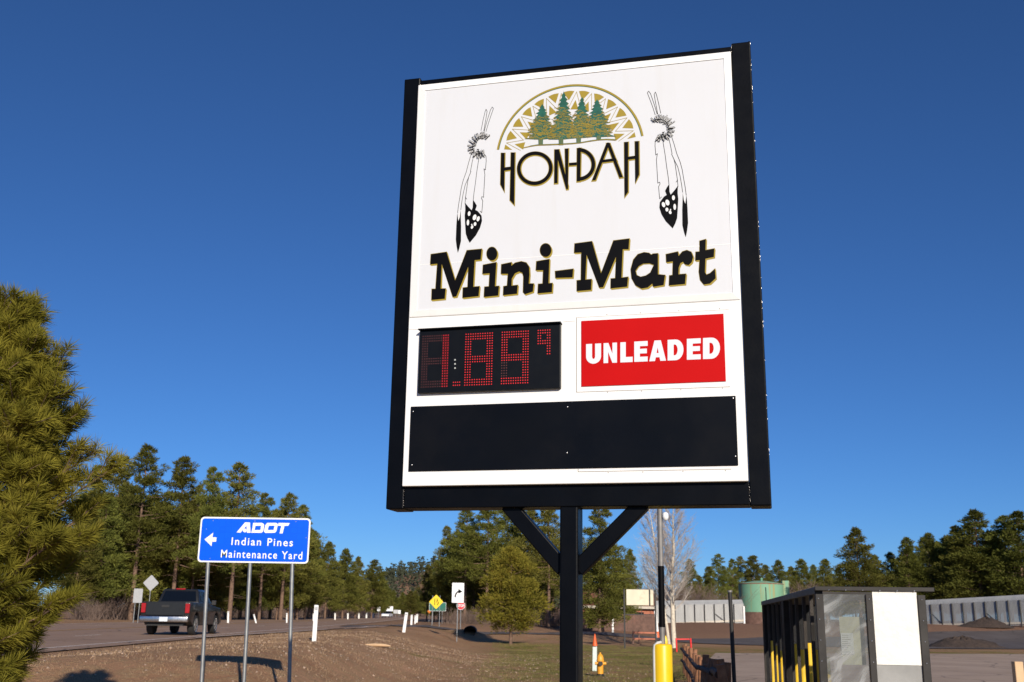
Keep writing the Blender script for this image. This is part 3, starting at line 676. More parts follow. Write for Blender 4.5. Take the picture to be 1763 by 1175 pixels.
# blue highway department sign
DA = 18.0
pA = [at(345, 890, DA), at(535, 893, DA), at(531, 971, DA), at(341, 968, DA)]
cA = sum(pA)/4; wA = float((np.linalg.norm(pA[1]-pA[0])+np.linalg.norm(pA[2]-pA[3]))/2); hA = float((np.linalg.norm(pA[3]-pA[0])+np.linalg.norm(pA[2]-pA[1]))/2)
zA = hz(cA[0], DA)
ad = thing('highway_sign', 'blue and white directional sign with left arrow on three steel posts', 'sign', (cA[0], DA, zA), 0)
zc = float(cA[2])-zA; fA = lambda u, v, t: (u, t, zc+v)
pan = MB().prism(rrect(wA, hA, .06), -.004, 0, fA).build('panel', M['sign_white'], ad)
def blue():
    k = NT('sign_blue'); co = k.objco(); br = k.n('ShaderNodeTexBrick'); br.offset = 0
    br.inputs['Scale'].default_value = 1; br.inputs['Brick Width'].default_value = .1; br.inputs['Row Height'].default_value = .1; br.inputs['Mortar Size'].default_value = .002
    mp = k.n('ShaderNodeMapping'); mp.inputs['Rotation'].default_value = (PI/2, 0, 0); k.l(co, mp.inputs[0]); k.l(mp.outputs[0], br.inputs[0])
    br.inputs[1].default_value = (.0, .10, .82, 1); br.inputs[2].default_value = (.0, .105, .74, 1); br.inputs[3].default_value = (.0, .09, .66, 1)
    k.l(br.outputs[0], k.b.inputs['Base Color']); k.b.inputs['Roughness'].default_value = .4; k.b.inputs['Specular IOR Level'].default_value = .15; return k.m
M['sign_blue'] = blue()
MB().prism(rrect(wA-.05, hA-.05, .045), -.0065, -.004, fA).build('blue_field', M['sign_blue'], pan)
def zA_(pts):                                        # pixels of the sign crop -> (u, v) on the panel
    out = []
    for x, y in pts:
        p = at(330+x/8.014, 880+y/8.014, DA); out.append((float(p[0]-cA[0]), float(p[2]-cA[2])))
    return out
mb = MB(); fa = lambda u, v: (u, -.0075, zc+v)
for o_, h_ in (([(620,298),(738,158),(806,160),(814,302),(764,302),(758,205),(676,300)], []), (ell(735,270,26,26,16), []),
               ([(850,165),(965,165),(992,176),(1003,195),(990,275),(975,295),(955,303),(822,302),(832,268),(840,235)], [[(882,207),(958,205),(950,263),(868,264)]]),
               ([(1045,165),(1165,165),(1188,178),(1190,195),(1170,280),(1150,302),(1020,305),(1000,290),(1002,265),(1018,195)], [[(1066,205),(1146,205),(1130,264),(1050,264)]]),
               ([(1200,165),(1355,168),(1333,206),(1282,207),(1256,312),(1213,310),(1238,207),(1192,205)], []), ([(178,393),(300,300),(288,365),(345,365),(338,425),(284,425),(275,488)], [])):
    mb.flat(zA_(o_), [zA_(h) for h in h_], fa)
def fit_text(mb, txt, p0, p1, hpx, bold):
    (u0, v0), (u1, v1) = zA_([p0, p1]); v, f = text_polys(txt, hpx/8.014*DA/F*1.03, u1-u0, bold, 1.22)
    mb.add([(u0+(u1-u0)*.5+a, -.0076, zc+v0+(v1-v0)*(a/(u1-u0)+.5)+b) for a, b, _ in v], f)
fit_text(mb, 'Indian Pines', (548, 468), (1395, 488), 102, .012)
fit_text(mb, 'Maintenance Yard', (402, 640), (1525, 668), 102, .012)
mb.build('lettering', M['sign_white'], pan, fix=False)
mb = MB()
for q in ((298, 135), (875, 140), (1440, 148), (255, 655), (1400, 690), (1580, 370), (205, 250)):
    u, v = zA_([q])[0]; mb.add([(u+.008*math.cos(t), -.0085, zc+v+.008*math.sin(t)) for t in np.arange(8)*PI/4], [tuple(range(8))])
mb.build('bolt', M['screw'], pan, fix=False)
for (x0, y0), (x1, y1) in (((362, 968), (347, 1175)), ((434, 970), (420, 1175)), ((505, 971), (498, 1175))):
    a = at(x0, y0-60, DA+.04); b = at(x1, y1, DA+.04); d = (b-a)/(a[2]-b[2]); b2 = a+d*(a[2]-zA+.3)
    l0 = [a[0]-cA[0], .035, a[2]-zA]; l1 = [b2[0]-cA[0], .035, -.3]
    MB().tube([l0, l1], .031, 10).build('post', M['galv'], ad, smooth=60)

# ------------------------------------------------------------------ small road signs and delineators
def post_sign(name, label, pc, Y, shape_, wpx, m, posts=1, gap=.5, cat='road sign', art=None, hpx=None, base_py=None, group=None, border=None, rz=0, post_m='galv'):
    c = at(pc[0], pc[1], Y); x = float(c[0]); zg = hz(x, Y); w_ = wpx*Y/F; h_ = (hpx or wpx)*Y/F
    t = thing(name, label, cat, (x, Y, zg), rz, group); zc = float(c[2])-zg; fn = lambda u, v, tt: (u, tt, zc+v)
    if shape_ == 'diamond':
        r = w_/2; poly = [(r*.06, r*.94), (-r*.06, r*.94), (-r*.94, r*.06), (-r*.94, -r*.06), (-r*.06, -r*.94), (r*.06, -r*.94), (r*.94, -r*.06), (r*.94, r*.06)]
    elif shape_ == 'octagon': poly = [(w_/2*1.05*math.cos(a), w_/2*1.05*math.sin(a)) for a in np.arange(8)*PI/4+PI/8]
    else: poly = rrect(w_, h_, .05)
    p = MB().prism(poly, -.004, 0, fn).build('panel', m, t)
    if border: MB().prism(grow(poly, -.03), -.008, -.0045, fn).build('panel_field', border, p)
    if art: art(p, zc, w_, h_)
    for k in range(posts):
        dx = (k-(posts-1)/2)*gap
        MB().tube([(dx, .03, zc+(h_ if shape_ != 'octagon' else w_)*.42), (dx, .03, -.3)], .034, 8).build('post', M[post_m], t, smooth=60)
    return t
def art_merge(p, zc, w_, h_):
    mb = MB(); f = lambda u, v: (u, -.006, zc+v); r = w_/2
    stroke(mb, [(-r*.20, r*.42), (-r*.20, -r*.40)], r*.09, f); stroke(mb, [(r*.10, r*.42), (r*.20, r*.12)], r*.09, f); stroke(mb, [(r*.28, r*.0), (r*.28, -r*.22), (r*.16, -r*.42)], r*.09, f)
    stroke(mb, [(r*.08, r*.15), (r*.08, -r*.1)], r*.07, f); mb.build('symbol', M['vinyl_black'], p, fix=False)
def art_turn(p, zc, w_, h_):
    mb = MB(); f = lambda u, v: (u, -.006, zc+v)
    pts = [(-w_*.22, -h_*.20)]+[(w_*.18+w_*.40*math.cos(a), -h_*.20+h_*.28*math.sin(a)) for a in np.linspace(PI, PI*.56, 8)]
    stroke(mb, pts, w_*.11, f); mb.add([f(w_*.02, h_*.20), f(w_*.38, h_*.06), f(w_*.04, -h_*.04)], [(0, 1, 2)])
    put_text(mb, 'RIGHT', 0, h_*.36, h_*.075, -.006, w_*.6, .02); put_text(mb, 'LANE', 0, h_*.25, h_*.075, -.006, w_*.5, .02); put_text(mb, 'ONLY', 0, -h_*.42, h_*.10, -.006, w_*.6, .02)
    mb.build('symbol', M['vinyl_black'], p, fix=False)
def art_stop(p, zc, w_, h_):
    mb = MB(); put_text(mb, 'STOP', 0, zc-w_*.16, w_*.32, -.011, w_*.78, .03); mb.build('lettering', M['sign_white'], p, fix=False)
post_sign('warning_sign', 'yellow diamond lane ends sign on two posts beside the green sign', (751, 1036.5), 100, 'diamond', 24, M['sign_yellow'], 2, .66, art=art_merge)
post_sign('turn_sign', 'white sign with black right turn arrow beside the bushy roadside pine', (788.5, 1021), 70, 'rect', 20, M['sign_white'], 1, art=art_turn, hpx=32.5)
post_sign('stop_sign', 'red stop sign half hidden behind the white turn arrow sign', (793.5, 1043), 96, 'octagon', 14, M['sign_white'], 1, art=art_stop, border=M['sign_red'])
post_sign('guide_sign', 'green guide sign behind the yellow diamond sign', (753.5, 1045), 128, 'rect', 28, M['sign_white'], 2, 1.1, hpx=14, border=M['sign_green'])
post_sign('warning_sign', 'small orange diamond sign left of the green guide sign', (739, 1053), 150, 'diamond', 7, M['sign_orange'], 1)
post_sign('warning_sign', 'grey bare back of a large diamond sign above the pickup truck', (260, 1004), 84, 'diamond', 27, M['sign_back'], 1)
post_sign('road_sign', 'grey back of an upright rectangular sign left of the pickup truck', (237.5, 1026), 86, 'rect', 15, M['sign_back'], 2, .35, hpx=23)
post_sign('road_sign', 'small grey back of upright sign left of the wide pair by the forest', (466, 1044), 150, 'rect', 10, M['sign_back'], 2, .35, hpx=13)
post_sign('road_sign', 'small grey back of sign seen just left of the blue sign right post', (496, 1046), 152, 'rect', 9, M['sign_back'], 1, hpx=9)
post_sign('road_sign', 'wide grey back of low sign right of the blue sign right post', (511, 1046), 152, 'rect', 13, M['sign_back'], 2, .6, hpx=9)
post_sign('road_sign', 'small grey back of an octagonal sign far along the forest edge', (633, 1048), 230, 'octagon', 6, M['sign_back'], 1)
post_sign('road_sign', 'small upright pale sign far down the highway left of white car', (652, 1049), 240, 'rect', 5, M['sign_white'], 1, hpx=7)
post_sign('road_sign', 'bright white sign above the distant white car', (671, 1048.5), 290, 'rect', 11, M['sign_white'], 2, 1.0, hpx=8)
post_sign('road_sign', 'wide pale sign on far roadside right of distant white car', (681.5, 1053.5), 280, 'rect', 8, M['sign_back'], 1, hpx=6)
post_sign('road_sign', 'narrow pale sign farthest right beyond the distant white car', (687.5, 1054), 280, 'rect', 4.5, M['sign_white'], 1, hpx=6)

def delineator(label, x0, y0, x1, y1, Y, wpx, group='white roadside delineator posts'):
    b = at(x1, y1, Y); t_ = at(x0, y0, Y); zg = hz(b[0], Y); b = b.copy()
    t = thing('delineator_post', label, 'delineator', (float(b[0]), Y, min(zg, float(b[2]))-.05), 0, group)
    L = t_-np.array([b[0], Y, min(zg, float(b[2]))-.05]); w_ = wpx*Y/F
    MB().bar((0, 0, 0), L, w_, .03, up=(0, 1, 0)).build('blade', M['post_white'], t, bevel=.006)
    MB().bar(L*.86+np.array([0, -.019, 0]), L*.95+np.array([0, -.019, 0]), w_*.7, .004, up=(0, 1, 0)).build('reflector', M['sign_back'], t)
delineator('nearest leaning white delineator post right of the blue sign', 545, 1042, 541, 1098, 37.6, 7)
delineator('leaning white delineator post on the verge left of yellow diamond sign', 700, 1055, 695, 1087, 66, 5)
delineator('white delineator post second along the right verge of the highway', 709, 1059, 708, 1077, 100, 3.2)
delineator('short dull delineator post third along the right verge of highway', 715, 1060, 714.5, 1074, 122, 2.2)
delineator('far white delineator post fourth along the right verge of highway', 718.5, 1058, 717.5, 1070, 138, 3)
for k, (x, y0, y1, Y, l_) in enumerate(((393, 1053, 1069, 96, 'white delineator post at the forest edge right of pickup truck'), (440, 1058, 1066, 98, 'fallen leaning delineator post at forest edge left of blue sign middle post'),
        (494, 1056, 1068, 104, 'delineator post just left of the blue sign right post'), (540, 1057, 1064, 130, 'delineator post behind the nearest leaning white post'), (577, 1056, 1064, 158, 'delineator post at the forest edge right of nearest white post'),
        (599, 1056, 1063, 178, 'delineator post second right of nearest white post by forest'), (618, 1056, 1063, 200, 'delineator post third right of nearest white post by forest'), (631, 1056, 1062, 220, 'delineator post under the octagonal sign back'),
        (642, 1056, 1062, 235, 'delineator post left of small upright pale sign'))):
    delineator(l_, x-(3 if k == 1 else 0), y0, x+(2 if k == 1 else 0), y1, Y, 3.0 if k == 0 else 2.4)

# ------------------------------------------------------------------ vehicles
def wheel(parent, x, y, r, w_, rim='alloy'):
    t = MB(); s = 1 if x > 0 else -1; prof = [(r*.62, -w_/2), (r*.9, -w_/2), (r, -w_*.35), (r, w_*.35), (r*.9, w_/2), (r*.62, w_/2)]
    t.lathe(prof, 28); t.v = [(x+c, y+a, r+b) for a, b, c in t.v]; wo = bpy.data.objects.new('wheel', None); COL.objects.link(wo); wo.parent = parent
    t.build('tyre', M['tyre'], wo, smooth=40)
    q = MB(); q.lathe([(.02, w_*.30), (r*.16, w_*.34), (r*.2, w_*.22), (r*.56, w_*.24), (r*.62, w_*.40), (r*.66, w_*.42), (r*.66, -w_*.3)], 28)
    for k in range(6):
        a = k*PI/3; q.bar((r*.12*math.cos(a), r*.12*math.sin(a), w_*.36), (r*.6*math.cos(a), r*.6*math.sin(a), w_*.36), .07, .03)
    q.v = [(x+s*(c+w_*.13), y+a, r+b) for a, b, c in q.v]; q.build('rim', M[rim], wo, smooth=40)
tp = at(281, 1090, 45.5)
tr = thing('pickup_truck', 'dark grey crew cab pickup truck driving away on the highway', 'pickup truck', (float(tp[0]), 45.5, hz(tp[0], 45.5)+.032), math.radians(1.5))
def side(mb, poly, x0, x1): mb.prism(poly, x0, x1, lambda u, v, t: (t, u, v)); return mb
prof = [(0.06, .60), (0.02, .95), (0.05, 1.34), (1.85, 1.33), (3.95, 1.22), (5.35, 1.12), (5.62, 1.0), (5.70, .75), (5.66, .48)]+arcp(4.72, .42, .52, .52, -.05, PI+.05, 12)+[(4.1, .42), (1.85, .42)]+arcp(1.25, .42, .54, .54, -.05, PI+.05, 12)+[(.4, .55)]
side(MB(), prof, -1.0, 1.0).build('body', M['truck_paint'], tr, bevel=.05, segs=3, smooth=50)
mb = MB()
cabp = [(-.90, 1.86, 1.30), (.90, 1.86, 1.30), (.92, 4.25, 1.24), (-.92, 4.25, 1.24), (-.74, 2.12, 1.90), (.74, 2.12, 1.90), (.72, 3.35, 1.90), (-.72, 3.35, 1.90)]
mb.add(cabp, [(0, 3, 2, 1), (4, 5, 6, 7), (0, 1, 5, 4), (1, 2, 6, 5), (2, 3, 7, 6), (3, 0, 4, 7)]); mb.build('cab', M['truck_paint'], tr, bevel=.06, segs=3, smooth=50)
def lerp(a, b, t): return tuple(a[i]+(b[i]-a[i])*t for i in range(3))
def facequad(a, b, c, d, u0, u1, v0, v1, n, off):
    P = lambda u, v: np.array(lerp(lerp(a, b, u), lerp(d, c, u), v))+np.array(n)*off
    return [P(u0, v0), P(u1, v0), P(u1, v1), P(u0, v1)]
MB().add(facequad(cabp[0], cabp[1], cabp[5], cabp[4], .07, .93, .14, .86, (0, -.92, .38), .012), [(0, 1, 2, 3)]).build('rear_window', M['glass_dark'], tr)
for a, b, c, d, n in ((cabp[1], cabp[2], cabp[6], cabp[5], (.95, 0, .3)), (cabp[3], cabp[0], cabp[4], cabp[7], (-.95, 0, .3))):
    for u0, u1 in ((.10, .44), (.48, .84)):
        u0, u1 = (u0, u1) if n[0] > 0 else (1-u1, 1-u0)
        MB().add(facequad(a, b, c, d, u0, u1, .15, .85, n, .012), [(0, 1, 2, 3)]).build('side_window', M['glass_dark'], tr)
MB().add(facequad(cabp[2], cabp[3], cabp[7], cabp[6], .08, .92, .12, .9, (0, .8, .6), .012), [(0, 1, 2, 3)]).build('windscreen', M['glass_dark'], tr)
tg = MB().box(-.80, .80, -.035, .03, .80, 1.345).build('tailgate', M['truck_paint'], tr, bevel=.02)
MB().box(-.16, .16, -.045, -.035, 1.12, 1.22).build('tailgate_handle', M['truck_trim'], tg, bevel=.004)
MB().box(-.99, .99, -.17, .0, .53, .77).build('bumper', M['chrome'], tr, bevel=.035, segs=3, smooth=50)
MB().box(-.17, .17, -.185, -.172, .56, .73).build('license_plate', M['plate'], tr)
for s in (-1, 1): MB().box(s*.905-.09, s*.905+.09, -.03, .12, .90, 1.28).build('tail_light', M['lamp_red'], tr, bevel=.02)
MB().box(-.2, .2, 2.07, 2.10, 1.885, 1.935).build('brake_light', M['lamp_red'], tr, bevel=.006)
MB().box(-.75, .75, .1, 5.2, .38, .6).build('underbody', M['truck_trim'], tr)
for s in (-1, 1):
    MB().box(s*1.10-.10, s*1.10+.10, 3.55, 3.67, 1.24, 1.46).build('wing_mirror', M['truck_trim'], tr, bevel=.03)
    MB().box(s*.995-.012, s*.995+.012, 2.55, 2.75, 1.1, 1.13).build('door_handle', M['chrome'], tr)
    for y in (1.25, 4.72): wheel(tr, s*.85, y, .41, .27)
cp_ = at(670, 1062.5, 270)
car = thing('car', 'distant white car with lights facing down the highway', 'car', (float(cp_[0]), 270, hz(cp_[0], 270)+.03), math.radians(174)+.0)
side(MB(), [(.05, .3), (0, .75), (.3, .92), (3.4, .95), (4.55, .8), (4.65, .35)]+arcp(3.75, .3, .36, .36, 0, PI, 8)+arcp(.95, .3, .36, .36, 0, PI, 8), -.9, .9).build('body', M['car_white'], car, bevel=.06, segs=2, smooth=50)
side(MB(), [(.2, .90), (.75, 1.5), (2.4, 1.52), (3.35, .93)], -.72, .72).build('cabin', M['glass_dark'], car, bevel=.05)
side(MB(), [(.72, 1.47), (.8, 1.53), (2.35, 1.55), (2.45, 1.49)], -.70, .70).build('roof', M['car_white'], car, bevel=.02)
for s in (-1, 1):
    MB().box(s*.66-.16, s*.66+.16, 4.5, 4.64, .62, .76).build('headlight', M['plate'], car, bevel=.02)
    for y in (.95, 3.75): wheel(car, s*.8, y, .33, .22)

# ------------------------------------------------------------------ trees
def blades(P, D, L, Wd, rng):                        # rhombic sprays
    n = len(P); D = D/np.linalg.norm(D, axis=1, keepdims=True); R = rng.normal(size=(n, 3)); Sv = np.cross(D, R); Sv /= np.linalg.norm(Sv, axis=1, keepdims=True)
    L = L[:, None]; Wd = Wd[:, None]
    V = np.stack([P, P+D*L*.5+Sv*Wd*.5, P+D*L, P+D*L*.5-Sv*Wd*.5], 1).reshape(-1, 3); return V, np.arange(4*n).reshape(-1, 4)
def pine(seed, Ht, base, rmax, prof, nb, puffs, per, bl, bw, lean=.0, dead=0, flat=.55, rise=.35):
    """returns (trunk MB, crown V, F): limbs with puffs of needle sprays"""
    rng = np.random.default_rng(seed); tb = MB(); ax = lambda z: np.array([lean*Ht*(z/Ht)**2*math.cos(seed), lean*Ht*(z/Ht)**2*math.sin(seed), z])
    r0 = Ht*.0125+.05
    tb.tube([ax(z) for z in np.linspace(-.3, Ht*.96, 9)], list(np.linspace(r0, r0*.12, 9)), 8)
    P, D = [], []
    for i in range(nb):
        t = (i+rng.uniform(0, 1))/nb; z = Ht*(base+(1-base)*t*.985); a = i*2.399+rng.normal(0, .5); L = rmax*prof(t)*rng.uniform(.55, 1.12); o = ax(z)
        up = rise*(1-.3*t)+rng.normal(0, .12)-.25*(1-t)
        d = np.array([math.cos(a), math.sin(a), up]); tip = o+d*L
        tb.tube([o, o+d*L*.5-np.array([0, 0, L*.04]), tip], [r0*.22*(1-.6*t)+.008, r0*.14*(1-.6*t)+.006, .006], 4, caps=False)
        k = max(1, int(puffs*(.35+L/rmax)))
        for j in range(k):
            u = .40+.62*(j+rng.uniform(.2, .9))/k; c = o+d*L*u+rng.normal(0, .10*L+.06, 3)*np.array([1, 1, .6]); rr = (.22+.19*L*(1.15-abs(u-.75)))*rng.uniform(.6, 1.35)
            q = rng.normal(size=(per, 3)); q /= np.linalg.norm(q, axis=1, keepdims=True); q *= rng.uniform(.25, 1, (per, 1))**.6; q[:, 2] *= flat
            P.append(c+q*rr); D.append(q*1.0+np.array([d[0]*.5, d[1]*.5, .45])+rng.normal(0, .35, (per, 3)))
    for i in range(dead):
        z = Ht*rng.uniform(.12, base+.05); a = rng.uniform(0, 2*PI); L = rng.uniform(.6, 1.8); o = ax(z); d = np.array([math.cos(a), math.sin(a), rng.uniform(-.25, .1)])
        tb.tube([o, o+d*L], [.03, .008], 4, caps=False)
    P = np.concatenate(P); D = np.concatenate(D); n = len(P)
    V, Fq = blades(P, D, bl*rng.uniform(.7, 1.3, n), bw*rng.uniform(.7, 1.3, n), rng); return tb, V, Fq
P_round = lambda t: (1-t)**.42*(.70+.42*math.sin(PI*min(1, t*1.1+.15)))*(1 if t < .97 else .8)
P_cone = lambda t: (1-t)**.8*.97+.05
P_full = lambda t: (1-t)**.58*(.80+.25*math.sin(PI*t))
P_oval = lambda t: float(np.interp(t, [0, .18, .4, .65, .85, 1], [.74, 1, .90, .66, .42, .10]))
lib = {}
def make(kind, name, seed, tm, fm_, **kw):
    tb, V, Fq = pine(seed, **kw); r = bpy.data.objects.new(name, None)
    t = tb.build('trunk', tm, r, smooth=60, fix=False); c = np_mesh('crown', V, Fq, fm_, r)
    for o in (t, c): COL.objects.unlink(o)
    lib.setdefault(kind, []).append((r, t, c, kw['Ht']))
for s in (1, 2, 3, 4): make('tall', 'ponderosa_pine', s, M['trunk_far'], M['needles_far'], Ht=20, base=.34, rmax=4.3, prof=P_round, nb=64, puffs=5, per=66, bl=.42, bw=.095, lean=.02, dead=9)
for s in (5, 6, 7): make('full', 'pine_tree', s, M['trunk_far'], M['needles_far'], Ht=15, base=.13, rmax=3.9, prof=P_full, nb=92, puffs=5, per=54, bl=.40, bw=.095, lean=.01, dead=4)
for s in (8,): make('young', 'young_pine', s, M['trunk_far'], M['needles_young'], Ht=6.6, base=.15, rmax=2.35, prof=P_oval, nb=64, puffs=6, per=80, bl=.27, bw=.045, lean=.01, flat=.6, rise=.5)
tn = [0]
def plant(kind, px, top, Y, label, group=None, wid=1.0, cat='pine tree', var=None):
    x = float(at(px, 1050, Y)[0]); zt = float(at(px, top, Y)[2]); zg = hz(x, Y); L = lib[kind]; tn[0] += 1
    r, t, c, Ht = L[(tn[0]*7+int(px)) % len(L)] if var is None else L[var]
    s = (zt-zg)/Ht; rr = r.copy(); COL.objects.link(rr); rr.location = (x, Y, zg-.1); rr.rotation_euler = (0, 0, (tn[0]*2.13) % 6.28); q = s*wid
    rr.scale = (q, q, s); tag(rr, label, cat, group)
    for o in (t, c): o2 = o.copy(); COL.objects.link(o2); o2.parent = rr
    return rr
# the skyline of the wood left of the highway
A1 = 'tall ponderosa pines of the left forest'
for px, top, Y, w_, l_ in ((180, 785, 118, 1.0, 'tall pine on the skyline left of the highest treetop'), (226, 766, 112, 1.05, 'highest tall pine of the left forest, above the pickup truck'), (296, 784, 116, 1.0, 'tall round topped pine standing alone right of the highest treetop'),
        (352, 803, 112, .85, 'tall pine with long bare trunk just above the blue sign left end'), (396, 797, 116, 1.1, 'broad tall pine rising above the blue sign arrow'), (328, 835, 122, .9, 'tall pine in the gap left of the blue sign'),
        (447, 848, 132, .9, 'smaller tall pine above the middle of the blue sign'), (484, 849, 138, 1.15, 'wide crowned tall pine above the blue sign right half'), (512, 870, 146, .9, 'tall pine at the upper right corner of the blue sign'), (150, 800, 124, 1, 'tall pine half behind the near pine branches')):
    plant('tall', px, top, Y, l_, A1, w_)
B1 = 'full crowned pines along the left forest edge'
for px, top, Y, w_, l_ in ((532, 912, 168, 1.15, 'dark conical pine right beside the blue sign'), (560, 932, 182, 1.0, 'conical pine second right of the blue sign'), (590, 944, 196, 1.15, 'broad conical pine in the middle of the row falling to the road'),
        (612, 958, 215, .9, 'slim conical pine in the row falling towards the road'), (640, 963, 226, 1.2, 'last broad conical pine at the right end of left forest'), (655, 985, 250, .9, 'small pine at the foot of the last broad conical pine')):
    plant('full', px, top, Y, l_, B1, w_)
rng = random.Random(4)
C1 = 'understorey pines of the left forest'
for i in range(30):
    px = 130+i*13.5+rng.uniform(-6, 6); top = 868+rng.uniform(-22, 40)+max(0, (px-330)*.18); Y = 100+i*1.6+rng.uniform(0, 10)
    plant('full', px, top, Y, 'green pine in the middle of the left forest behind the ' + ('pickup truck' if px < 330 else 'blue sign'), C1 + (' behind the truck' if px < 330 else ' behind the blue sign'), rng.uniform(.8, 1.1))
for i in range(26):
    px = 140+i*18+rng.uniform(-7, 7); Y = 106+i*4.2+rng.uniform(0, 14); top = float(840+max(0, (px-230))*.29+rng.uniform(0, 30))
    plant('tall', px, top, Y, 'slender ponderosa trunk and crown deep in the left forest ' + ('behind the pickup truck' if px < 340 else 'beyond the blue sign'), 'inner ponderosa pines ' + ('behind the truck' if px < 340 else 'beyond the blue sign'), rng.uniform(.75, .95))
# the row closing the view at the far end of the highway
for i in range(34):
    px = 655+i*3.6+rng.uniform(-2, 2); Y = rng.uniform(330, 520); top = 1034-rng.uniform(0, 18)-(12 if px < 672 else 0)
    plant('full', px, top, Y, 'small distant pine closing the far end of the highway', 'distant pines at the end of the highway', rng.uniform(1.0, 1.3))
# dark pines right of the highway behind the turn arrow sign
for px, top, Y, w_, l_ in ((768, 905, 150, .75, 'slim pine with open crown left of the dark roadside grove'), (800, 868, 140, 1.0, 'tall dark pine rising behind the turn arrow sign'), (838, 850, 134, 1.0, 'tall dark pine behind the left brace of the price sign'), (872, 858, 138, 1.05, 'tall dark pine directly above the young roadside pine'),
        (908, 852, 130, 1.0, 'tall pine with pale trunk right above the young roadside pine'), (945, 856, 126, 1.0, 'tall pine seen beside the price sign post, left of it'), (1037, 868, 118, 1.15, 'tall open pine right of the price sign post'), (975, 880, 140, 1.0, 'tall pine hidden behind the price sign post')):
    plant('tall', px, top, Y, l_, 'tall pines of the grove behind the price sign', w_)
for px, top, Y, w_, l_ in ((755, 985, 165, 1.0, 'low pine at the left end of the roadside grove'), (783, 935, 150, 1.15, 'full green pine behind the turn arrow sign'), (815, 925, 146, 1.1, 'full dark pine right of the turn arrow sign'), (845, 930, 150, 1.0, 'full dark pine behind the left side of the young roadside pine'),
        (905, 950, 152, 1.0, 'full pine behind the right side of the young roadside pine'), (935, 965, 150, .9, 'lower pine left of the price sign post among trunks'), (1032, 925, 112, 1.25, 'broad green pine between the price sign post and cream board'), (1066, 960, 128, 1.1, 'rounded green pine left of the bare birches'), (1085, 945, 150, .8, 'small open pine behind the bare birches')):
    plant('full', px, top, Y, l_, 'full pines of the grove behind the price sign', w_)
for i, px in enumerate((735, 748, 760, 772, 790, 806, 822, 858, 884, 918, 952, 965)):
    plant('tall', px, 900+(i % 4)*14+max(0, (780-px))*1.6, 165+i % 5*9, 'shaded ponderosa deep inside the grove behind the price sign', 'inner pines of the grove', .9)
plant('young', 880, 944, 74, 'bushy yellow green young pine standing alone in front of the dark grove', None, 1.0, var=0)
# right-hand skyline
D1 = 'skyline pines beyond the pale fence'
for px, top, Y, k, w_, l_ in ((1190, 962, 190, 'full', 1.0, 'pine behind the right birch twigs'), (1222, 975, 195, 'full', 1.1, 'dark pine left of the green tank'), (1238, 954, 200, 'tall', 1.1, 'round topped pine on the skyline left of the tank'), (1262, 962, 205, 'tall', 1.0, 'second round pine on the skyline left of the tank'),
        (1280, 958, 210, 'tall', 1.0, 'pine just left above the green tank'), (1299, 956, 205, 'full', 1.2, 'pine rising directly above the green tank'), (1322, 972, 215, 'full', 1.1, 'low pine above the right half of green tank'), (1344, 964, 205, 'full', 1.2, 'pine above the right rim of green tank'), (1366, 975, 220, 'full', 1.1, 'low pine right of the green tank'),
        (1384, 962, 205, 'full', 1.2, 'pine between the tank and the black cage corner'), (1403, 972, 215, 'full', .9, 'slim low pine above the black cage left corner'), (1424, 962, 205, 'full', 1.1, 'pine above the clear panel of the black cage'), (1447, 978, 220, 'full', 1.2, 'low dark pine left of the tall conical pine'),
        (1482, 908, 150, 'full', 1.25, 'tall conical pine standing above the black cage'), (1513, 955, 170, 'full', 1.1, 'lower pine right of the tall conical pine'), (1540, 950, 170, 'full', 1.0, 'pine above the white poster of the cage'), (1568, 925, 165, 'full', 1.1, 'pine above the right post of the black cage'), (1605, 918, 165, 'tall', 1.1, 'open pine right of the black cage'),
        (1640, 925, 165, 'full', 1.1, 'dark pine left of the highest right hand pine'), (1692, 878, 158, 'full', 1.45, 'highest dark pine of the right hand trees'), (1660, 905, 160, 'full', 1.2, 'dark pine on the left shoulder of the highest right hand pine'), (1740, 888, 156, 'tall', 1.3, 'dark pine at the right edge of the picture'), (1765, 880, 152, 'full', 1.3, 'dark pine cut by the right edge of picture'), (1720, 915, 160, 'full', 1.2, 'dark pine in the dip between the two highest right hand pines'), (1205, 990, 185, 'full', 1.0, 'low pine at the foot of the birch')):
    plant(k, px, top, Y, l_, D1, w_)
rng = random.Random(9)
for i in range(28):
    px = 1180+i*21+rng.uniform(-8, 8); top = (1000 if px < 1450 else 975)+rng.uniform(-8, 14)-(30 if px > 1560 else 0)
    if px > 1600: top -= 15
    plant('full', px, top, rng.uniform(178, 235), 'low infill pine in the treeline ' + ('left of the cage' if px < 1450 else 'right behind the cage'), 'low treeline pines ' + ('left of the cage' if px < 1450 else 'behind the cage'), rng.uniform(1.1, 1.4))

# far hill covered with pines and brown brush
rg = np.random.default_rng(21); VV, FF = [], []; n0 = 0
for i in range(1500):
    x = rg.uniform(-210, 210); y = rg.uniform(650, 990); zz = hz(x, y)
    if zz < 2.5: continue
    h = rg.uniform(6, 13); r_ = h*rg.uniform(.16, .26); m = 26
    tt = rg.uniform(.12, 1, m); a = rg.uniform(0, 2*PI, m); rad = r_*(1-tt)**.7*rg.uniform(.4, 1.1, m)+.2
    P = np.stack([x+rad*np.cos(a), y+rad*np.sin(a), zz+h*tt], -1); Dv = np.stack([np.cos(a), np.sin(a), rg.uniform(-.2, .9, m)], -1)
    V, Fq = blades(P-Dv*.8, Dv, np.full(m, 2.2), np.full(m, 1.3), rg); VV.append(V); FF.append(Fq+n0); n0 += len(V)
hf = np_mesh('hill_forest', np.concatenate(VV), np.concatenate(FF), M['needles_hill']); tag(hf, 'far wooded hill of small blue green pines at the end of the highway', 'forest', kind='stuff')

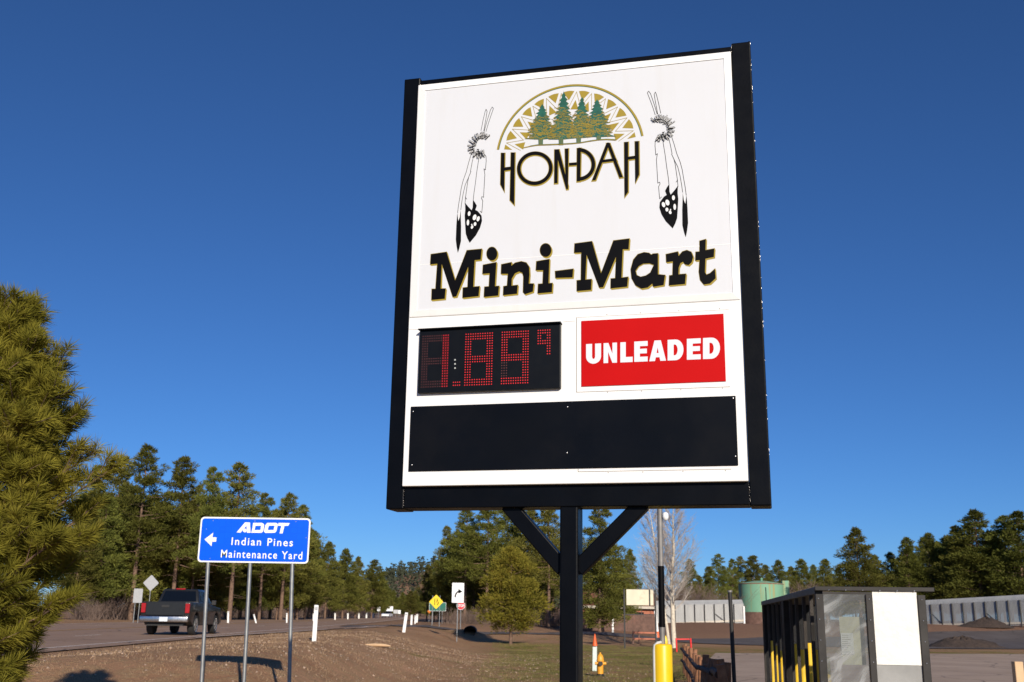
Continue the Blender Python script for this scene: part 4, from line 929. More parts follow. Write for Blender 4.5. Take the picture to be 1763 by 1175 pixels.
# bare brush along the wood's edge
def brush(seed, n, h, spread):
    rg = np.random.default_rng(seed); mb = MB()
    for i in range(n):
        a = rg.uniform(0, 2*PI); b = np.array([rg.normal(0, spread*.35), rg.normal(0, spread*.35), 0]); L = h*rg.uniform(.5, 1.05); d = np.array([math.cos(a)*.45, math.sin(a)*.45, 1.0])
        mid = b+d*L*.5; tip = b+d*L+np.array([rg.normal(0, .25), rg.normal(0, .25), 0]); mb.tube([b, mid, tip], [.016, .011, .005], 3, caps=False)
        for k in range(5):
            t = rg.uniform(.35, .9); p = b+(tip-b)*t; q = p+np.array([rg.normal(0, .35), rg.normal(0, .35), rg.uniform(.1, .6)])*L*.4; mb.tube([p, q], [.008, .004], 3, caps=False)
    return mb
bl = []
for s in (1, 2, 3):
    o = brush(s, 70, 2.6, 1.6).build('bare_shrub', M['bare_twig'], fix=False); COL.objects.unlink(o); bl.append(o)
def shrub(px, Y, sc, label, group):
    x = float(at(px, 1050, Y)[0]); o = bl[(int(px*3)+int(Y)) % 3].copy(); COL.objects.link(o); o.location = (x, Y, hz(x, Y)-.05); o.scale = (sc*1.2, sc*1.2, sc); o.rotation_euler = (0, 0, px % 6.28)
    tag(o, label, 'shrub', group)
rng = random.Random(14)
for i in range(46):
    px = 140+i*11.2+rng.uniform(-5, 5); Y = 94+i*3.1+rng.uniform(0, 9)
    shrub(px, Y, rng.uniform(.6, 1.1), 'grey brown leafless brush at the foot of the left forest ' + ('behind the truck' if px < 370 else 'beyond the blue sign posts' if px < 510 else 'towards the far highway'), 'leafless brush ' + ('behind the truck' if px < 370 else 'beyond the blue sign posts' if px < 510 else 'towards the far highway'))
for i in range(24):
    px = 745+i*10+rng.uniform(-4, 4); Y = rng.uniform(112, 128); shrub(px+35, Y+10, rng.uniform(.45, .85), 'leafless brush under the dark grove behind the young pine', 'leafless brush under the grove')
for i, px in enumerate((1060, 1078, 1095, 1110, 1128, 1150, 1172, 1196, 1220, 1250)):
    shrub(px, 152+i % 3*4, rng.uniform(1.5, 2.6), 'tall leafless brush behind the cream board and birches', 'tall brush behind the birches')
for i, px in enumerate((1360, 1380, 1400, 1500, 1520)): shrub(px, 176, 2.4, 'tall leafless brush on the skyline beside the black cage', 'skyline brush by the cage')

# bare birches
def bare_tree(seed, Ht, lean, r0, first=.22):
    rg = np.random.default_rng(seed); tk = MB(); tw = MB()
    pts = [np.array([lean*Ht*t+rg.normal(0, .05), rg.normal(0, .06), Ht*t-.2*(t == 0)]) for t in np.linspace(0, 1, 9)]
    tk.tube(pts, list(r0*(1-np.linspace(0, 1, 9))**.8+.012), 8)
    ax = lambda t: pts[int(t*7.99)]+(pts[int(t*7.99)+1]-pts[int(t*7.99)])*(t*7.99 % 1)
    for i in range(44):
        t = first+(1-first)*(i+rg.uniform())/44*.97; a = i*2.4+rg.normal(0, .4); L = Ht*.33*(1-t)**.75*rg.uniform(.6, 1.15)+.3; o = ax(t); d = np.array([math.cos(a)*.66, math.sin(a)*.66, .80])
        tip = o+d*L; mid = o+d*L*.5+np.array([math.cos(a), math.sin(a), -.2])*L*.06
        tw.tube([o, mid, tip], [r0*.30*(1-t)+.012, r0*.18*(1-t)+.009, .006], 4, caps=False)
        for k in range(20):
            u = rg.uniform(.2, 1); p = o+(mid-o)*min(1, u*2) if u < .5 else mid+(tip-mid)*(u*2-1); l2 = L*rg.uniform(.2, .5)*(1.2-u*.5); dd = d*.8+rg.normal(0, .42, 3)+np.array([0, 0, .25]); q = p+dd*l2
            tw.tube([p, q], [.010, .0045], 3, caps=False)
            for m in range(4):
                v = rg.uniform(.3, 1); p2 = p+(q-p)*v; q2 = p2+(dd+rg.normal(0, .5, 3))*l2*.45; tw.tube([p2, q2], [.006, .003], 3, caps=False)
    return tk, tw
for px, by, top, Y, seed, lean, r0, l_ in ((1158, 1108, 858, 75, 3, .03, .17, 'pale barked leafless birch standing upright right of the yellow pole base'), (1152, 1090, 868, 84, 7, -.13, .12, 'slimmer leafless birch leaning left behind the lamp pole')):
    x = float(at(px, by, Y)[0]); zg = hz(x, Y); Ht = float(at(px, top, Y)[2])-zg; t = thing('birch_tree', l_, 'birch tree', (x, Y, zg)); tk, tw = bare_tree(seed, Ht, lean, r0)
    tk.build('trunk', M['bark_birch'], t, smooth=60, fix=False); tw.build('branch', M['twig_grey'], t, fix=False)

# near pine at the left edge: real branches with bottle-brush tufts of needles
HX, HY = -4.95, 10.0; HZ0 = hz(HX, HY); HH = 4.45-HZ0
near = thing('near_pine', 'large close ponderosa pine with long yellow green needles at the left edge', 'pine tree', (HX, HY, HZ0))
rg = np.random.default_rng(77); tb = MB(); tb.tube([(0.03*math.sin(z*2), .02*math.cos(z*3), z) for z in np.linspace(-.2, HH-.1, 12)], list(np.linspace(.085, .012, 12)), 10)
tips = []
for i in range(230):
    t = (i+rg.uniform())/230; z = HH*(.03+.95*t); a = i*2.399+rg.normal(0, .3)
    L = float(np.interp(t, [0, .19, .31, .44, .57, .70, .76, .87, .97, 1], [.62, .74, .98, 1.12, .88, .68, .56, .28, .14, .06]))*rg.uniform(.52, 1.08); d = np.array([math.cos(a), math.sin(a), .22+.45*t+rg.normal(0, .1)]); o = np.array([0, 0, z]); tip = o+d*L+np.array([0, 0, .10*L])
    mid = o+d*L*.5-np.array([0, 0, .03*L]); tb.tube([o, mid, tip], [.020*(1-t)+.006, .012*(1-t)+.005, .004], 5, caps=False)
    tips.append((tip, tip-mid))
    for k in range(int(5+13*L)):
        u = rg.uniform(.30, .98); p = mid+(tip-mid)*(u*2-1) if u > .5 else o+(mid-o)*u*2
        sd = np.array([-d[1], d[0], 0])*(1 if k % 2 else -1); dd = d*.7+sd*rg.uniform(.35, .9)+np.array([0, 0, rg.uniform(.0, .6)]); l2 = rg.uniform(.12, .34)*(1.15-u*.5); q = p+dd*l2
        tb.tube([p, q], [.006, .004], 4, caps=False); tips.append((q, dd))
tips.append((np.array([0, 0, HH]), np.array([0, 0, 1.])))
tb.build('trunk', M['trunk_near'], near, smooth=60, fix=False)
NP, ND = [], []
for c, d in tips:
    m = int(rg.integers(60, 130)); d = d/np.linalg.norm(d); spread = rg.uniform(.7, 1.3); s = rg.uniform(-.15, .03, m)[:, None]*rg.uniform(.5, 1.1); q = rg.normal(size=(m, 3)); q -= (q@d)[:, None]*d; q /= np.linalg.norm(q, axis=1, keepdims=True)
    NP.append(c+d*s); ND.append(d*rg.uniform(.35, 1.1, (m, 1))+q*rg.uniform(.5, 1.15, (m, 1))*spread+np.array([0, 0, rg.uniform(-.05, .3)]))
NP = np.concatenate(NP); ND = np.concatenate(ND); m = len(NP)
V, Fq = blades(NP, ND, rg.uniform(.095, .165, m), np.full(m, .0066), rg); np_mesh('needles', V, Fq, M['needles_near'], near)

# ------------------------------------------------------------------ right-hand side: pole, fence, hydrant, board ...
def gp(px, Y): x = float(at(px, 1060, Y)[0]); return x, Y, hz(x, Y)
x, Y, zg = gp(1139.5, 18)
lp = thing('lamp_pole', 'slim grey lamp pole with painted shade band rising from a yellow sleeve', 'lamp pole', (x, Y, zg))
MB().tube([(0, 0, 0), (0, 0, 4.6)], .046, 12).build('pole', M['galv_dark'], lp, smooth=60)
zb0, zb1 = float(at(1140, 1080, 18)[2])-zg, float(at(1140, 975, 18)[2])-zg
MB().tube([(0, 0, zb0), (0, 0, zb1)], .053, 12).build('shade_band', M['vinyl_black'], lp, smooth=60)  # shadow across the pole, painted on as a thin black tube
zt = float(at(1140, 1109, 18)[2])-zg
MB().lathe([(.158, 0), (.158, zt-.035), (.150, zt-.010), (.13, zt), (.02, zt)], 32).build('sleeve', M['yellow_sleeve'], lp, smooth=50)
zl = float(at(1145, 890, 18)[2])-zg
lh = MB().lathe([(.012, -.07), (.04, -.055), (.055, -.01), (.05, .04), (.03, .065), (.012, .07)], 16, (.085, -.06, zl)); lh.build('lamp_head', M['sign_white'], lp, smooth=60)
MB().bar((.02, 0, zl+.04), (.08, -.05, zl+.05), .02, .02).build('lamp_arm', M['galv_dark'], lp)
xc = float(at(1127, 1140, 17.9)[0])-x; zc_ = float(at(1130, 1106, 17.9)[2])-zg
MB().tube([(xc, -.06, 0), (xc, -.06, zc_-.13), (xc+.012, -.06, zc_-.05), (xc+.06, -.06, zc_-.01), (xc+.12, -.04, zc_)], .024, 10).build('conduit', M['conduit'], lp, smooth=60)

x, Y, zg = gp(1260, 20); b = at(1264, 1170, 20); t_ = at(1256.5, 1018, 20); d = t_-b
sp_ = thing('steel_post', 'thin leaning dark steel post standing on the paving left of the cage', 'post', (x, Y, zg)); k0 = (zg-b[2])/d[2]; p0 = b+d*k0
MB().tube([p0-np.array([x, Y, zg]), t_-np.array([x, Y, zg])], .038, 10).build('shaft', M['iron'], sp_, smooth=60)
MB().tube([t_-np.array([x, Y, zg+.02]), t_-np.array([x, Y, zg-.012])], .046, 10).build('cap', M['galv_dark'], sp_, smooth=60)

# log fence running away beside the paving
fe = thing('log_fence', 'rustic brown log rail fence running beside the paving to the birch', 'fence', (3.1, 15.5, hz(3.1, 15.5)))
rgf = np.random.default_rng(8); fo = np.array([3.1, 15.5, hz(3.1, 15.5)]); tops = []
for i in range(24):
    y = 15.5+i*1.12; xx = 3.1+(y-15.5)*.137+rgf.normal(0, .03); zz = hz(xx, y); h_ = 1.06+rgf.normal(0, .05); r_ = .085*rgf.uniform(.85, 1.15)
    p = np.array([xx, y, zz])-fo; MB().tube([p-np.array([0, 0, .2]), p+np.array([rgf.normal(0, .02), 0, h_*.55]), p+np.array([rgf.normal(0, .03), 0, h_])], [r_, r_*.95, r_*.82], 10).build('fence_post', M['log'], fe, smooth=60); tops.append(p)
for hh in (.86, .46):
    for i in range(0, 22, 3): MB().tube([tops[i]+np.array([-.10, 0, hh+rgf.normal(0, .02)]), tops[min(23, i+3)]+np.array([-.10, 0, hh+rgf.normal(0, .02)])], [.055, .05], 8).build('rail', M['log_dark'], fe, smooth=60)

# hydrant
x, Y, zg = gp(1033, 38)
hy_ = thing('fire_hydrant', 'orange yellow fire hydrant standing in the grass', 'hydrant', (x, Y, zg))
MB().lathe([(.15, -.05), (.15, .05), (.115, .06), (.115, .10)], 20).build('foot_flange', M['iron'], hy_, smooth=40)
MB().lathe([(.105, .10), (.105, .50), (.13, .51), (.13, .55), (.12, .56), (.115, .63), (.085, .71), (.04, .75), (.03, .76), (.03, .80), (.01, .80)], 20).build('barrel', M['hydrant'], hy_, smooth=40)
for dx, dy, r_ in ((.20, 0, .055), (-.18, 0, .05), (0, -.19, .075)): MB().tube([(0, 0, .44), (dx, dy, .44)], r_, 12).build('nozzle', M['hydrant'] if dy == 0 else M['iron'], hy_, smooth=40)
x, Y, zg = gp(1023, 41)
mk = thing('marker_post', 'pale flat marker post with pointed orange tip behind the hydrant', 'marker post', (x, Y, zg))
zt = float(at(1023, 1111, 41)[2])-zg; z1 = float(at(1022, 1090, 41)[2])-zg
MB().bar((0, 0, -.1), (.02, 0, zt), .16, .03, up=(0, 1, 0)).build('blade', M['marker_pale'], mk, bevel=.008)
MB().lathe([(.10, 0), (.09, .05), (.03, z1-zt-.05), (.01, z1-zt)], 12, (.02, 0, zt-.03)).build('tip', M['cone_orange'], mk, smooth=50)

# cream board on two iron posts
YB = 75; xL, _, zg = gp(1075, YB); cb = thing('blank_billboard', 'blank cream board on two tall iron posts beside the birch', 'billboard', (xL, YB, zg)); q = lambda px, py: at(px, py, YB)-np.array([xL, YB, zg])
a, b = q(1078, 1015), q(1125, 1043)
MB().box(a[0], b[0], -.06, -.01, b[2], a[2]).build('board', M['board_cream'], cb, bevel=.02)
MB().box(q(1117, 1030)[0], q(1119.5, 1030)[0], -.072, -.062, b[2]-.02, a[2]+.02).build('batten', M['iron'], cb)
for px in (1075, 1128.5): xx = q(px, 1050)[0]; MB().box(xx-.05, xx+.05, -.05, .05, -.3, a[2]+.02).build('post', M['iron'], cb)
MB().box(q(1076, 1058)[0], q(1128, 1058)[0], .02, .05, q(1076, 1058)[2]-.03, q(1076, 1058)[2]+.03).build('crossbar', M['iron'], cb)

x, Y, zg = gp(1177, 66); rr = thing('barrier_rail', 'bright red pipe barrier rail at the paving edge behind the fence', 'barrier', (x, Y, zg)); q = lambda px, py: at(px, py, 66)-np.array([x, Y, zg])
MB().tube([q(1163, 1101)*np.array([1, 0, 1]), q(1187, 1101)*np.array([1, 0, 1])], .045, 8).build('rail', M['rail_red'], rr, smooth=60)
for px in (1164, 1189): tpp = q(px, 1099)*np.array([1, 0, 1]); MB().tube([tpp, (tpp[0]+.03, 0, -.2)], .05, 8).build('leg', M['rail_red'], rr, smooth=60)
x, Y, zg = gp(1145, 46); yb = thing('bollard', 'small yellow bollard with pointed cap just behind the lamp pole', 'bollard', (x, Y, zg)); zt = float(at(1145, 1095, 46)[2])-zg
MB().lathe([(.10, -.1), (.10, zt*.62), (.12, zt*.64), (.12, zt*.72), (.09, zt*.74), (.085, zt*.86), (.03, zt), (.01, zt)], 14).build('shaft', M['yellow_sleeve'], yb, smooth=40)
for px, y0, y1, Y, l_ in ((1055, 1060, 1078, 118, 'short white post before the brown board fence'), (1133, 1052, 1082, 95, 'leaning white marker post with orange foot left of lamp pole')):
    x, _, zg = gp(px, Y); wt = thing('marker_post', l_, 'marker post', (x, Y, zg)); zt = float(at(px, y0, Y)[2])-zg; ln = -.25 if px > 1100 else 0
    MB().bar((0, 0, -.2), (ln, 0, zt), .20, .06, up=(0, 1, 0)).build('blade', M['post_white'], wt, bevel=.01)
    MB().bar((0, -.035, 0), (ln*.25, -.035, zt*.25), .18, .01, up=(0, 1, 0)).build('band', M['cone_orange'] if px > 1100 else M['sign_back'], wt)
x, Y, zg = gp(1108, 84); rf = thing('rail_fence', 'low brown timber rail fence below the cream board', 'fence', (x, Y, zg)); s_ = Y/F
for dx in (-18, -8, 20): MB().box(dx*s_-.06, dx*s_+.06, -.06, .06, -.2, .95).build('fence_post', M['wood_brown'], rf)
for z_ in (.35, .80): MB().box(-18*s_, 20*s_, -.10, -.062, z_-.06, z_+.06).build('rail', M['wall_red'], rf)

# brown building, board fence, pale sheet fence, tank
YB = 150
def boxpx(px0, py0, px1, py1, Y): a, b = at(px0, py0, Y), at(px1, py1, Y); return float(a[0]), float(b[0]), float(b[2]), float(a[2])
x0, x1, _, _ = boxpx(985, 1040, 1128, 1060, YB); zg = hz((x0+x1)/2, YB)
bd = thing('low_building', 'low red brown building with brown roof behind the board fence', 'building', ((x0+x1)/2, YB, zg)); hw = (x1-x0)/2; ze = float(at(1040, 1047, YB)[2])-zg; zr_ = float(at(1040, 1016, YB+5)[2])-zg
MB().box(-hw, hw, 0, 10, -1, ze).build('wall', M['wall_red'], bd)
MB().prism([(-.6, ze), (5, zr_), (10.6, ze), (10.6, ze+.15), (5, zr_+.2), (-.6, ze+.15)], -hw-.4, hw+.4, lambda u, v, t: (t, u, v)).build('roof', M['roof_brown'], bd)
MB().box(-hw-.4, hw+.4, -.72, -.61, ze-.05, ze+.28).build('fascia', M['trim_pale'], bd)
for xx in (-hw*.5, hw*.1, hw*.62): MB().box(xx-.6, xx+.6, -.03, .02, ze-1.5, ze-.5).build('window', M['glass_dark'], bd)
YF = 122; x0, x1, zlo, zhi = boxpx(985, 1057, 1128, 1078, YF); zg = hz((x0+x1)/2, YF)
bf = thing('board_fence', 'dark brown vertical board fence in front of the low building', 'fence', ((x0+x1)/2, YF, zg)); mb = MB(); rgf = np.random.default_rng(4); hw = (x1-x0)/2; zt = zhi-zg
xx = -hw
while xx < hw: w_ = rgf.uniform(.14, .2); mb.box(xx, xx+w_-.012, -.01+rgf.uniform(-.01, .01), .012, hz((x0+x1)/2+xx, YF)-zg-.1, zt+rgf.normal(0, .03)); xx += w_
mb.build('boards', M['wood_brown'], bf)
for k in range(7): xx = -hw+k*hw/3; MB().box(xx-.06, xx+.06, .04, .16, -.3, zt-.1).build('fence_post', M['log_dark'], bf)
def sheet_fence(label, pxs, pytop, pybot, Y0, Y1):
    a, b = at(pxs[0], pytop[0], Y0), at(pxs[1], pytop[1], Y1); n = 9 if pxs[0] < 1400 else 10; x0, x1 = float(a[0]), float(b[0]); z0, z1 = float(a[2]), float(b[2])
    bz0, bz1 = float(at(pxs[0], pybot[0], Y0)[2]), float(at(pxs[1], pybot[1], Y1)[2])
    t = thing('sheet_fence', label, 'fence', (x0, Y0, bz0)); L = lambda f_: np.array([(x1-x0)*f_, (Y1-Y0)*f_, 0])
    for k in range(n):
        p, q = L(k/n), L((k+1)/n); mb = MB(); m = 18
        for j in range(m):
            u, v = p+(q-p)*(j/m), p+(q-p)*((j+1)/m); o0 = np.array([0, -.04 if j % 2 else 0, 0]); zb = lambda w_: (bz1-bz0)*(w_[0]/(x1-x0)); zt = lambda w_: (z1-bz0-(z0-bz0))*(w_[0]/(x1-x0))+(z0-bz0)
            mb.add([u+o0+np.array([0, 0, zb(u)-.2]), v+o0+np.array([0, 0, zb(v)-.2]), v+o0+np.array([0, 0, zt(v)]), u+o0+np.array([0, 0, zt(u)])], [(0, 1, 2, 3)])
            mb.add([u+o0+np.array([0, 0, zt(u)]), v+o0+np.array([0, 0, zt(v)]), v+np.array([0, .9, zt(v)+.55]), u+np.array([0, .9, zt(u)+.55])], [(0, 1, 2, 3)])
        mb.build('sheet_panel', M['pale_sheet'], t, fix=False)
        MB().box(p[0]-.06, p[0]+.06, p[1]-.20, p[1]-.06, zb(p)-.3, zt(p)).build('fence_post', M['iron'], t)
        if k in (1, 6): MB().bar(p+np.array([.1, -.15, zt(p)*.55]), q+np.array([0, -.15, zb(q)+.1]), .06, .06).build('brace', M['iron'], t)
    p = L(1.0); MB().box(p[0]-.1, p[0]+.1, p[1]-.22, p[1]+.1, zb(p)-.3, zt(p)-.3).build('end_post', M['post_white'], t)
    MB().bar(np.array([0, -.13, .1]), p+np.array([0, -.13, bz1-bz0+.1]), .05, .25).build('kick_board', M['trim_pale'], t); return t
sheet_fence('pale grey sheet metal fence left of the green tank', (1128, 1280), (1042, 1040), (1076, 1070), 144, 144)
sheet_fence('pale grey sheet metal fence right of the black cage', (1584, 1775), (1042, 1032), (1078, 1074), 140, 128)
YT = 168; a, b, zlo, zhi = boxpx(1272, 1005, 1350, 1055, YT); xt = (a+b)/2; rT = (b-a)/2; zg = hz(xt, YT)
tk = thing('storage_tank', 'large green rust streaked round storage tank', 'tank', (xt, YT, zg)); zt = zhi-zg
zs = zlo-zg
MB().lathe([(rT+.15, -.5), (rT+.15, zs), (rT-.1, zs+.004)], 48).build('plinth', M['wood_brown'], tk, smooth=40)
MB().lathe([(rT, zs), (rT, zt), (rT*.97, zt+.06), (rT*.3, zt+.42), (.05, zt+.5)], 48).build('shell', M['tank_green'], tk, smooth=50)
MB().lathe([(rT+.03, zt-.10), (rT+.05, zt-.06), (rT+.03, zt+.02), (rT-.05, zt+.02)], 48).build('rim', M['roof_brown'], tk, smooth=50)
MB().box(rT-.3, rT+.75, -1.0, -.2, 0, zt+.5).build('ladder_box', M['tank_green'], tk, bevel=.03)
MB().lathe([(.14, 0), (.14, .35), (.22, .36), (.22, .46), (.03, .6)], 12, (-.1, -rT*.3, zt+.3)).build('vent', M['tank_green'], tk)
MB().tube([(-rT*.02, -rT-.06, 0), (-rT*.02, -rT-.06, zt-.6)], .06, 8).build('pipe', M['iron'], tk)

# mounds of soil
def mound(label, px0, px1, ptop, Y, seed, m):
    a, b = at(px0, 1090, Y), at(px1, 1090, Y); xc = float(a[0]+b[0])/2; rx = float(b[0]-a[0])/2; zg = hz(xc, Y); h_ = float(at((px0+px1)/2, ptop, Y)[2])-zg; rg = np.random.default_rng(seed); n, k = 40, 10; mb = MB(); vs = []
    for i in range(k+1):
        t = i/k
        for j in range(n):
            a_ = 2*PI*j/n; r_ = rx*(1-t)*(1+.12*math.sin(3*a_+seed)+rg.normal(0, .03)); hh = max(.35, h_)*(1-(1-t)**1.5)*(1+.25*math.sin(2*a_+seed)*(1-t))*(1+rg.normal(0, .10)); vs.append((r_*math.cos(a_), r_*.6*math.sin(a_), hh-.05))
    fs = [(i*n+j, i*n+(j+1) % n, (i+1)*n+(j+1) % n, (i+1)*n+j) for i in range(k) for j in range(n)]; mb.add(vs, fs)
    o = mb.build('soil_mound', m, smooth=60, loc=(xc, Y, zg)); tag(o, label, 'soil mound')
mound('low dark mound of rubble on the far side of the paving', 1585, 1725, 1097, 88, 2, M['soil_pile'])
mound('dark heap of soil against the right sheet fence', 1650, 1750, 1064, 130, 5, M['soil_pile'])

x, Y, zg = gp(1743, 16); wp = thing('timber_post', 'short pale timber post at the lower right corner', 'post', (x, Y, zg)); zt = float(at(1743, 1139, 16)[2])-zg
MB().box(-.062, .062, -.06, .06, -.2, zt).build('shaft', M['pale_wood'], wp, bevel=.012); MB().box(-.066, .066, -.064, .064, zt*.1, zt*.2).build('band', M['galv_dark'], wp)

p = ground_at(650, 1114, 12, 60); fbr = MB().tube([(-.45, .1, .05), (-.1, 0, .07), (.25, -.06, .06), (.5, -.18, .04)], [.05, .06, .055, .03], 8).build('fallen_branch', M['pale_wood'], smooth=60, loc=(float(p[0]), float(p[1]), float(p[2])))
tag(fbr, 'pale dead branch lying on the brown verge left of the price sign', 'branch')
# culvert under the side road
cvx, cvy = -2.9, 84.9
cv = thing('culvert_pipe', 'dark culvert pipe mouth in the bank below the turn arrow sign', 'culvert', (cvx, cvy, hz(cvx, cvy)))
mb = MB(); n = 20; r_ = .40
vs = [(r_*1.25*k_*math.cos(2*PI*k/n), y, r_*k_*math.sin(2*PI*k/n)+.22) for k_, y in ((1, 2.2), (1, -.25), (.9, -.25), (.9, 2.1)) for k in range(n)]
mb.add(vs, [(a*n+k, a*n+(k+1) % n, (a+1)*n+(k+1) % n, (a+1)*n+k) for a in range(3) for k in range(n)]+[tuple(3*n+k for k in range(n))])
mb.build('pipe', M['iron'], cv, smooth=40)

# ------------------------------------------------------------------ black display cage on the right
c0 = at(1408, 1010, 11.0); cx0, cy0 = float(c0[0]), 11.0; zg = hz(cx0, cy0); AZ = math.radians(10.0)
cg = thing('display_cage', 'black steel cage with clear front panels, white poster and yellow bars', 'cage', (cx0, cy0, zg), -AZ)
Lz = float(c0[2])-zg; bx = np.array([math.cos(AZ), -math.sin(AZ)]); by = np.array([math.sin(AZ), math.cos(AZ)])
def loc(px, Y): p = at(px, 1060, Y)[:2]-np.array([cx0, cy0]); return float(p@bx), float(p@by)
W_ = 1.02; D_ = 10.2; px_ = .055
MB().box(-.03, .045, -.03, .045, 0, Lz-.074).build('frame_post', M['cage_steel'], cg, bevel=.006)
xm = W_*.475
MB().box(xm-.032, xm+.032, -.03, .03, 0, Lz-.074).build('frame_post', M['cage_steel'], cg, bevel=.006)
MB().box(W_-.075, W_, -.03, .045, 0, Lz-.074).build('frame_post', M['cage_steel'], cg, bevel=.006)
MB().box(-.034, W_+.09, -.036, .05, Lz-.042, Lz).build('top_rail', M['cage_steel'], cg, bevel=.006)
MB().box(-.028, .05, .06, D_, Lz-.075, Lz-.002).build('side_rail', M['cage_steel'], cg, bevel=.006)
MB().box(-.02, .04, .06, D_, .15, .20).build('side_rail', M['cage_steel'], cg, bevel=.004)
mb = MB(); ys = [.75, 1.6, 2.6, 3.5, 5.2, 6.2, 7.2, 8.5, 10.1]
for k, y in enumerate(ys): MB().box(-.020, .016, y-.03, y+.03, .2, Lz-.077).build('side_bar', M['cage_bar'], cg)
MB().box(-.035, .06, 4.35, 4.75, 0, Lz-.08).build('frame_post', M['cage_steel'], cg)
MB().box(.02, W_-.02, D_-.02, D_+.03, 0, Lz).build('rear_panel', M['truck_trim'], cg)  # shade inside the cage painted in: near-black rear panel and floor
MB().box(.055, W_-.035, .05, D_-.03, .0, .03).build('floor', M['truck_trim'], cg)
mb = MB(); ys = [.75, 1.6, 2.6, 3.5, 5.2, 6.2, 7.2, 8.5, 10.1]
for k, y in enumerate(ys): MB().box(-.020, .016, y-.03, y+.03, .2, Lz-.077).build('side_bar', M['cage_bar'], cg)
MB().box(-.035, .06, 4.35, 4.75, 0, Lz-.08).build('frame_post', M['cage_steel'], cg)
MB().box(.02, W_-.02, D_-.02, D_+.03, 0, Lz).build('rear_panel', M['truck_trim'], cg)  # rear panel and floor again, near black to stand for inner shade
MB().box(.055, W_-.035, .05, D_-.03, .0, .03).build('floor', M['truck_trim'], cg)
MB().box(.055, W_-.035, .9, D_-.03, Lz-.06, Lz-.03).build('shade_sheet', M['cage_steel'], cg)  # added cover that keeps the sun out of the cage
for k, y in enumerate((.4, 1.15, 2.1, 3.05, 3.9, 5.6, 6.7, 7.8, 9.2)): MB().tube([(.075, y, 0), (.075, y, Lz*(.64 if y < 4 else .58)+.05*(k % 3))], .05, 10).build('yellow_bar', M['cage_yellow'], cg, smooth=60)
MB().box(.047, xm-.034, -.006, .0, .05, Lz-.076).build('clear_panel', M['acrylic'], cg)
MB().box(xm+.034, W_-.077, -.004, .0, .05, Lz-.62).build('lower_panel', M['grey_panel'], cg)
def zpx(py): return float(at(1450, py, 11.0)[2])-zg
pst = MB().box(xm+.036, W_-.079, -.012, -.006, zpx(1143), zpx(1011)).build('poster', M['poster'], cg)
MB().box(.20, xm-.05, .10, .12, zpx(1145), zpx(1062)).build('backing_board', M['beige_board'], cg)
pap = MB().box(.205, xm-.16, .085, .089, zpx(1127), zpx(1090)).build('notice', M['paper'], cg)
mb = MB(); rgn = np.random.default_rng(2)
for k in range(9):
    z = zpx(1094+k*3.6); mb.box(.215, .215+rgn.uniform(.05, .095), .083, .0845, z-.003, z+.003)
mb.build('notice_print', M['seam'], pap)
mb = MB()
for z in np.linspace(.2, Lz-.12, 9):
    for xx in (-.005, xm, W_-.037): mb.lathe([(.008, 0), (.006, .004), (.002, .006)], 8, (0, 0, 0)); mb.v[-24:] = [(xx+a, -.031-c, z+b) for a, b, c in mb.v[-24:]]
for xx in np.linspace(.1, W_-.1, 6): mb.lathe([(.008, 0), (.006, .004), (.002, .006)], 8, (0, 0, 0)); mb.v[-24:] = [(xx+a, -.037-c, Lz-.035+b) for a, b, c in mb.v[-24:]]
mb.build('screw', M['screw'], cg)

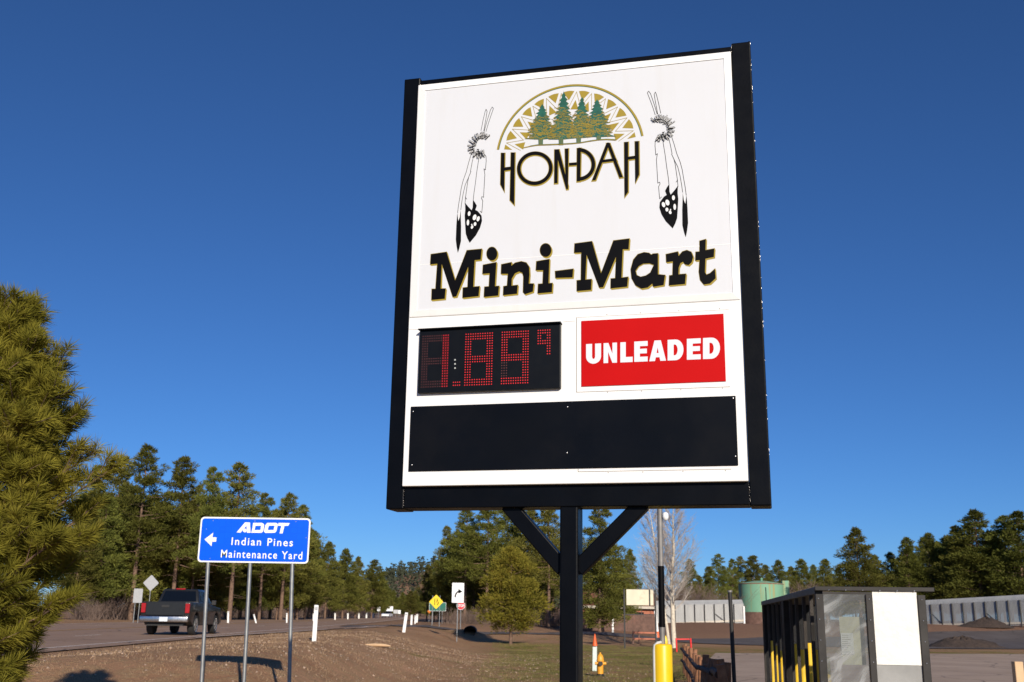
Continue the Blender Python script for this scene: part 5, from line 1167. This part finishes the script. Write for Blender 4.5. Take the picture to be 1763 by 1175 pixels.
# ------------------------------------------------------------------ dry grass and litter on the verge
rg = np.random.default_rng(31)
def grass(name, label, n, xr, yr, m, hmin, hmax, keep, wd=.010):
    y = rg.uniform(yr[0], yr[1], n*3); x = rg.uniform(xr[0], xr[1], n*3); ok = keep(x, y); x, y = x[ok][:n], y[ok][:n]; n = len(x)
    P = np.stack([x, y, H(x, y)-.01], -1); D = np.stack([rg.normal(0, .5, n), rg.normal(0, .5, n), rg.uniform(.4, 1, n)], -1); D /= np.linalg.norm(D, axis=1, keepdims=True)
    a = rg.uniform(0, 2*PI, n); Sv = np.stack([np.cos(a), np.sin(a), 0*a], -1)*wd; L = rg.uniform(hmin, hmax, n)[:, None]
    V = np.stack([P-Sv*.5, P+Sv*.5, P+D*L], 1).reshape(-1, 3); o = np_mesh(name, V, np.arange(3*n).reshape(-1, 3), m); tag(o, label, 'grass', kind='stuff')
M['straw'] = mat('straw', (.37, .25, .15), .9, var=.4, scale=1.5); M['green_blade'] = mat('green_blade', (.155, .14, .04), .9, var=.4, scale=1.2)
clump = lambda x, y: (np.sin(x*2.3+np.sin(y*1.7)*2+np.sin(x*.7+y*.4)*3)+np.sin(y*2.1+np.cos(x*1.9)*2+np.cos(y*.5-x*.6)*3)+rg.normal(0, 1.3, len(x)) > .1)
offroad = lambda x, y: (x > roadE(y)+1.6) & (x < np.where(y < 44, 3.5+(y-16)*.137, 7.4+(y-44)*.22))
grass('dry_grass', 'short straw coloured dry grass on the brown verge', 36000, (-14, 4), (14, 60), M['straw'], .03, .13, lambda x, y: clump(x, y) & offroad(x, y) & (x < .5+rg.normal(0, 1, len(x))))
grass('green_grass', 'short green grass on the patch around the hydrant', 60000, (-1, 10), (24, 78), M['green_blade'], .04, .12, lambda x, y: clump(x, y) & offroad(x, y) & (x > -.8+rg.normal(0, .8, len(x))), .014)

n = 2600; yy = rg.uniform(15, 60, n*3); xx = rg.uniform(-13, 5, n*3); ok = offroad(xx, yy); xx, yy = xx[ok][:n], yy[ok][:n]; n = len(xx)
C = np.stack([xx, yy, H(xx, yy)], -1); R_ = rg.uniform(.012, .045, n)**1.0; O6 = np.array([(1, 0, 0), (0, 1, 0), (-1, 0, 0), (0, -1, 0), (0, 0, .8), (0, 0, -.8)])
V = C[:, None, :]+O6[None]*R_[:, None, None]*rg.uniform(.6, 1.4, (n, 6, 1)); T8 = np.array([(0, 1, 4), (1, 2, 4), (2, 3, 4), (3, 0, 4), (1, 0, 5), (2, 1, 5), (3, 2, 5), (0, 3, 5)])
M['pebble'] = mat('pebble', (.36, .26, .19), .9, var=.5, scale=.9)
tag(np_mesh('gravel', V.reshape(-1, 3), (T8[None]+6*np.arange(n)[:, None, None]).reshape(-1, 3), M['pebble']), 'scattered small stones on the brown roadside verge', 'gravel', kind='stuff')
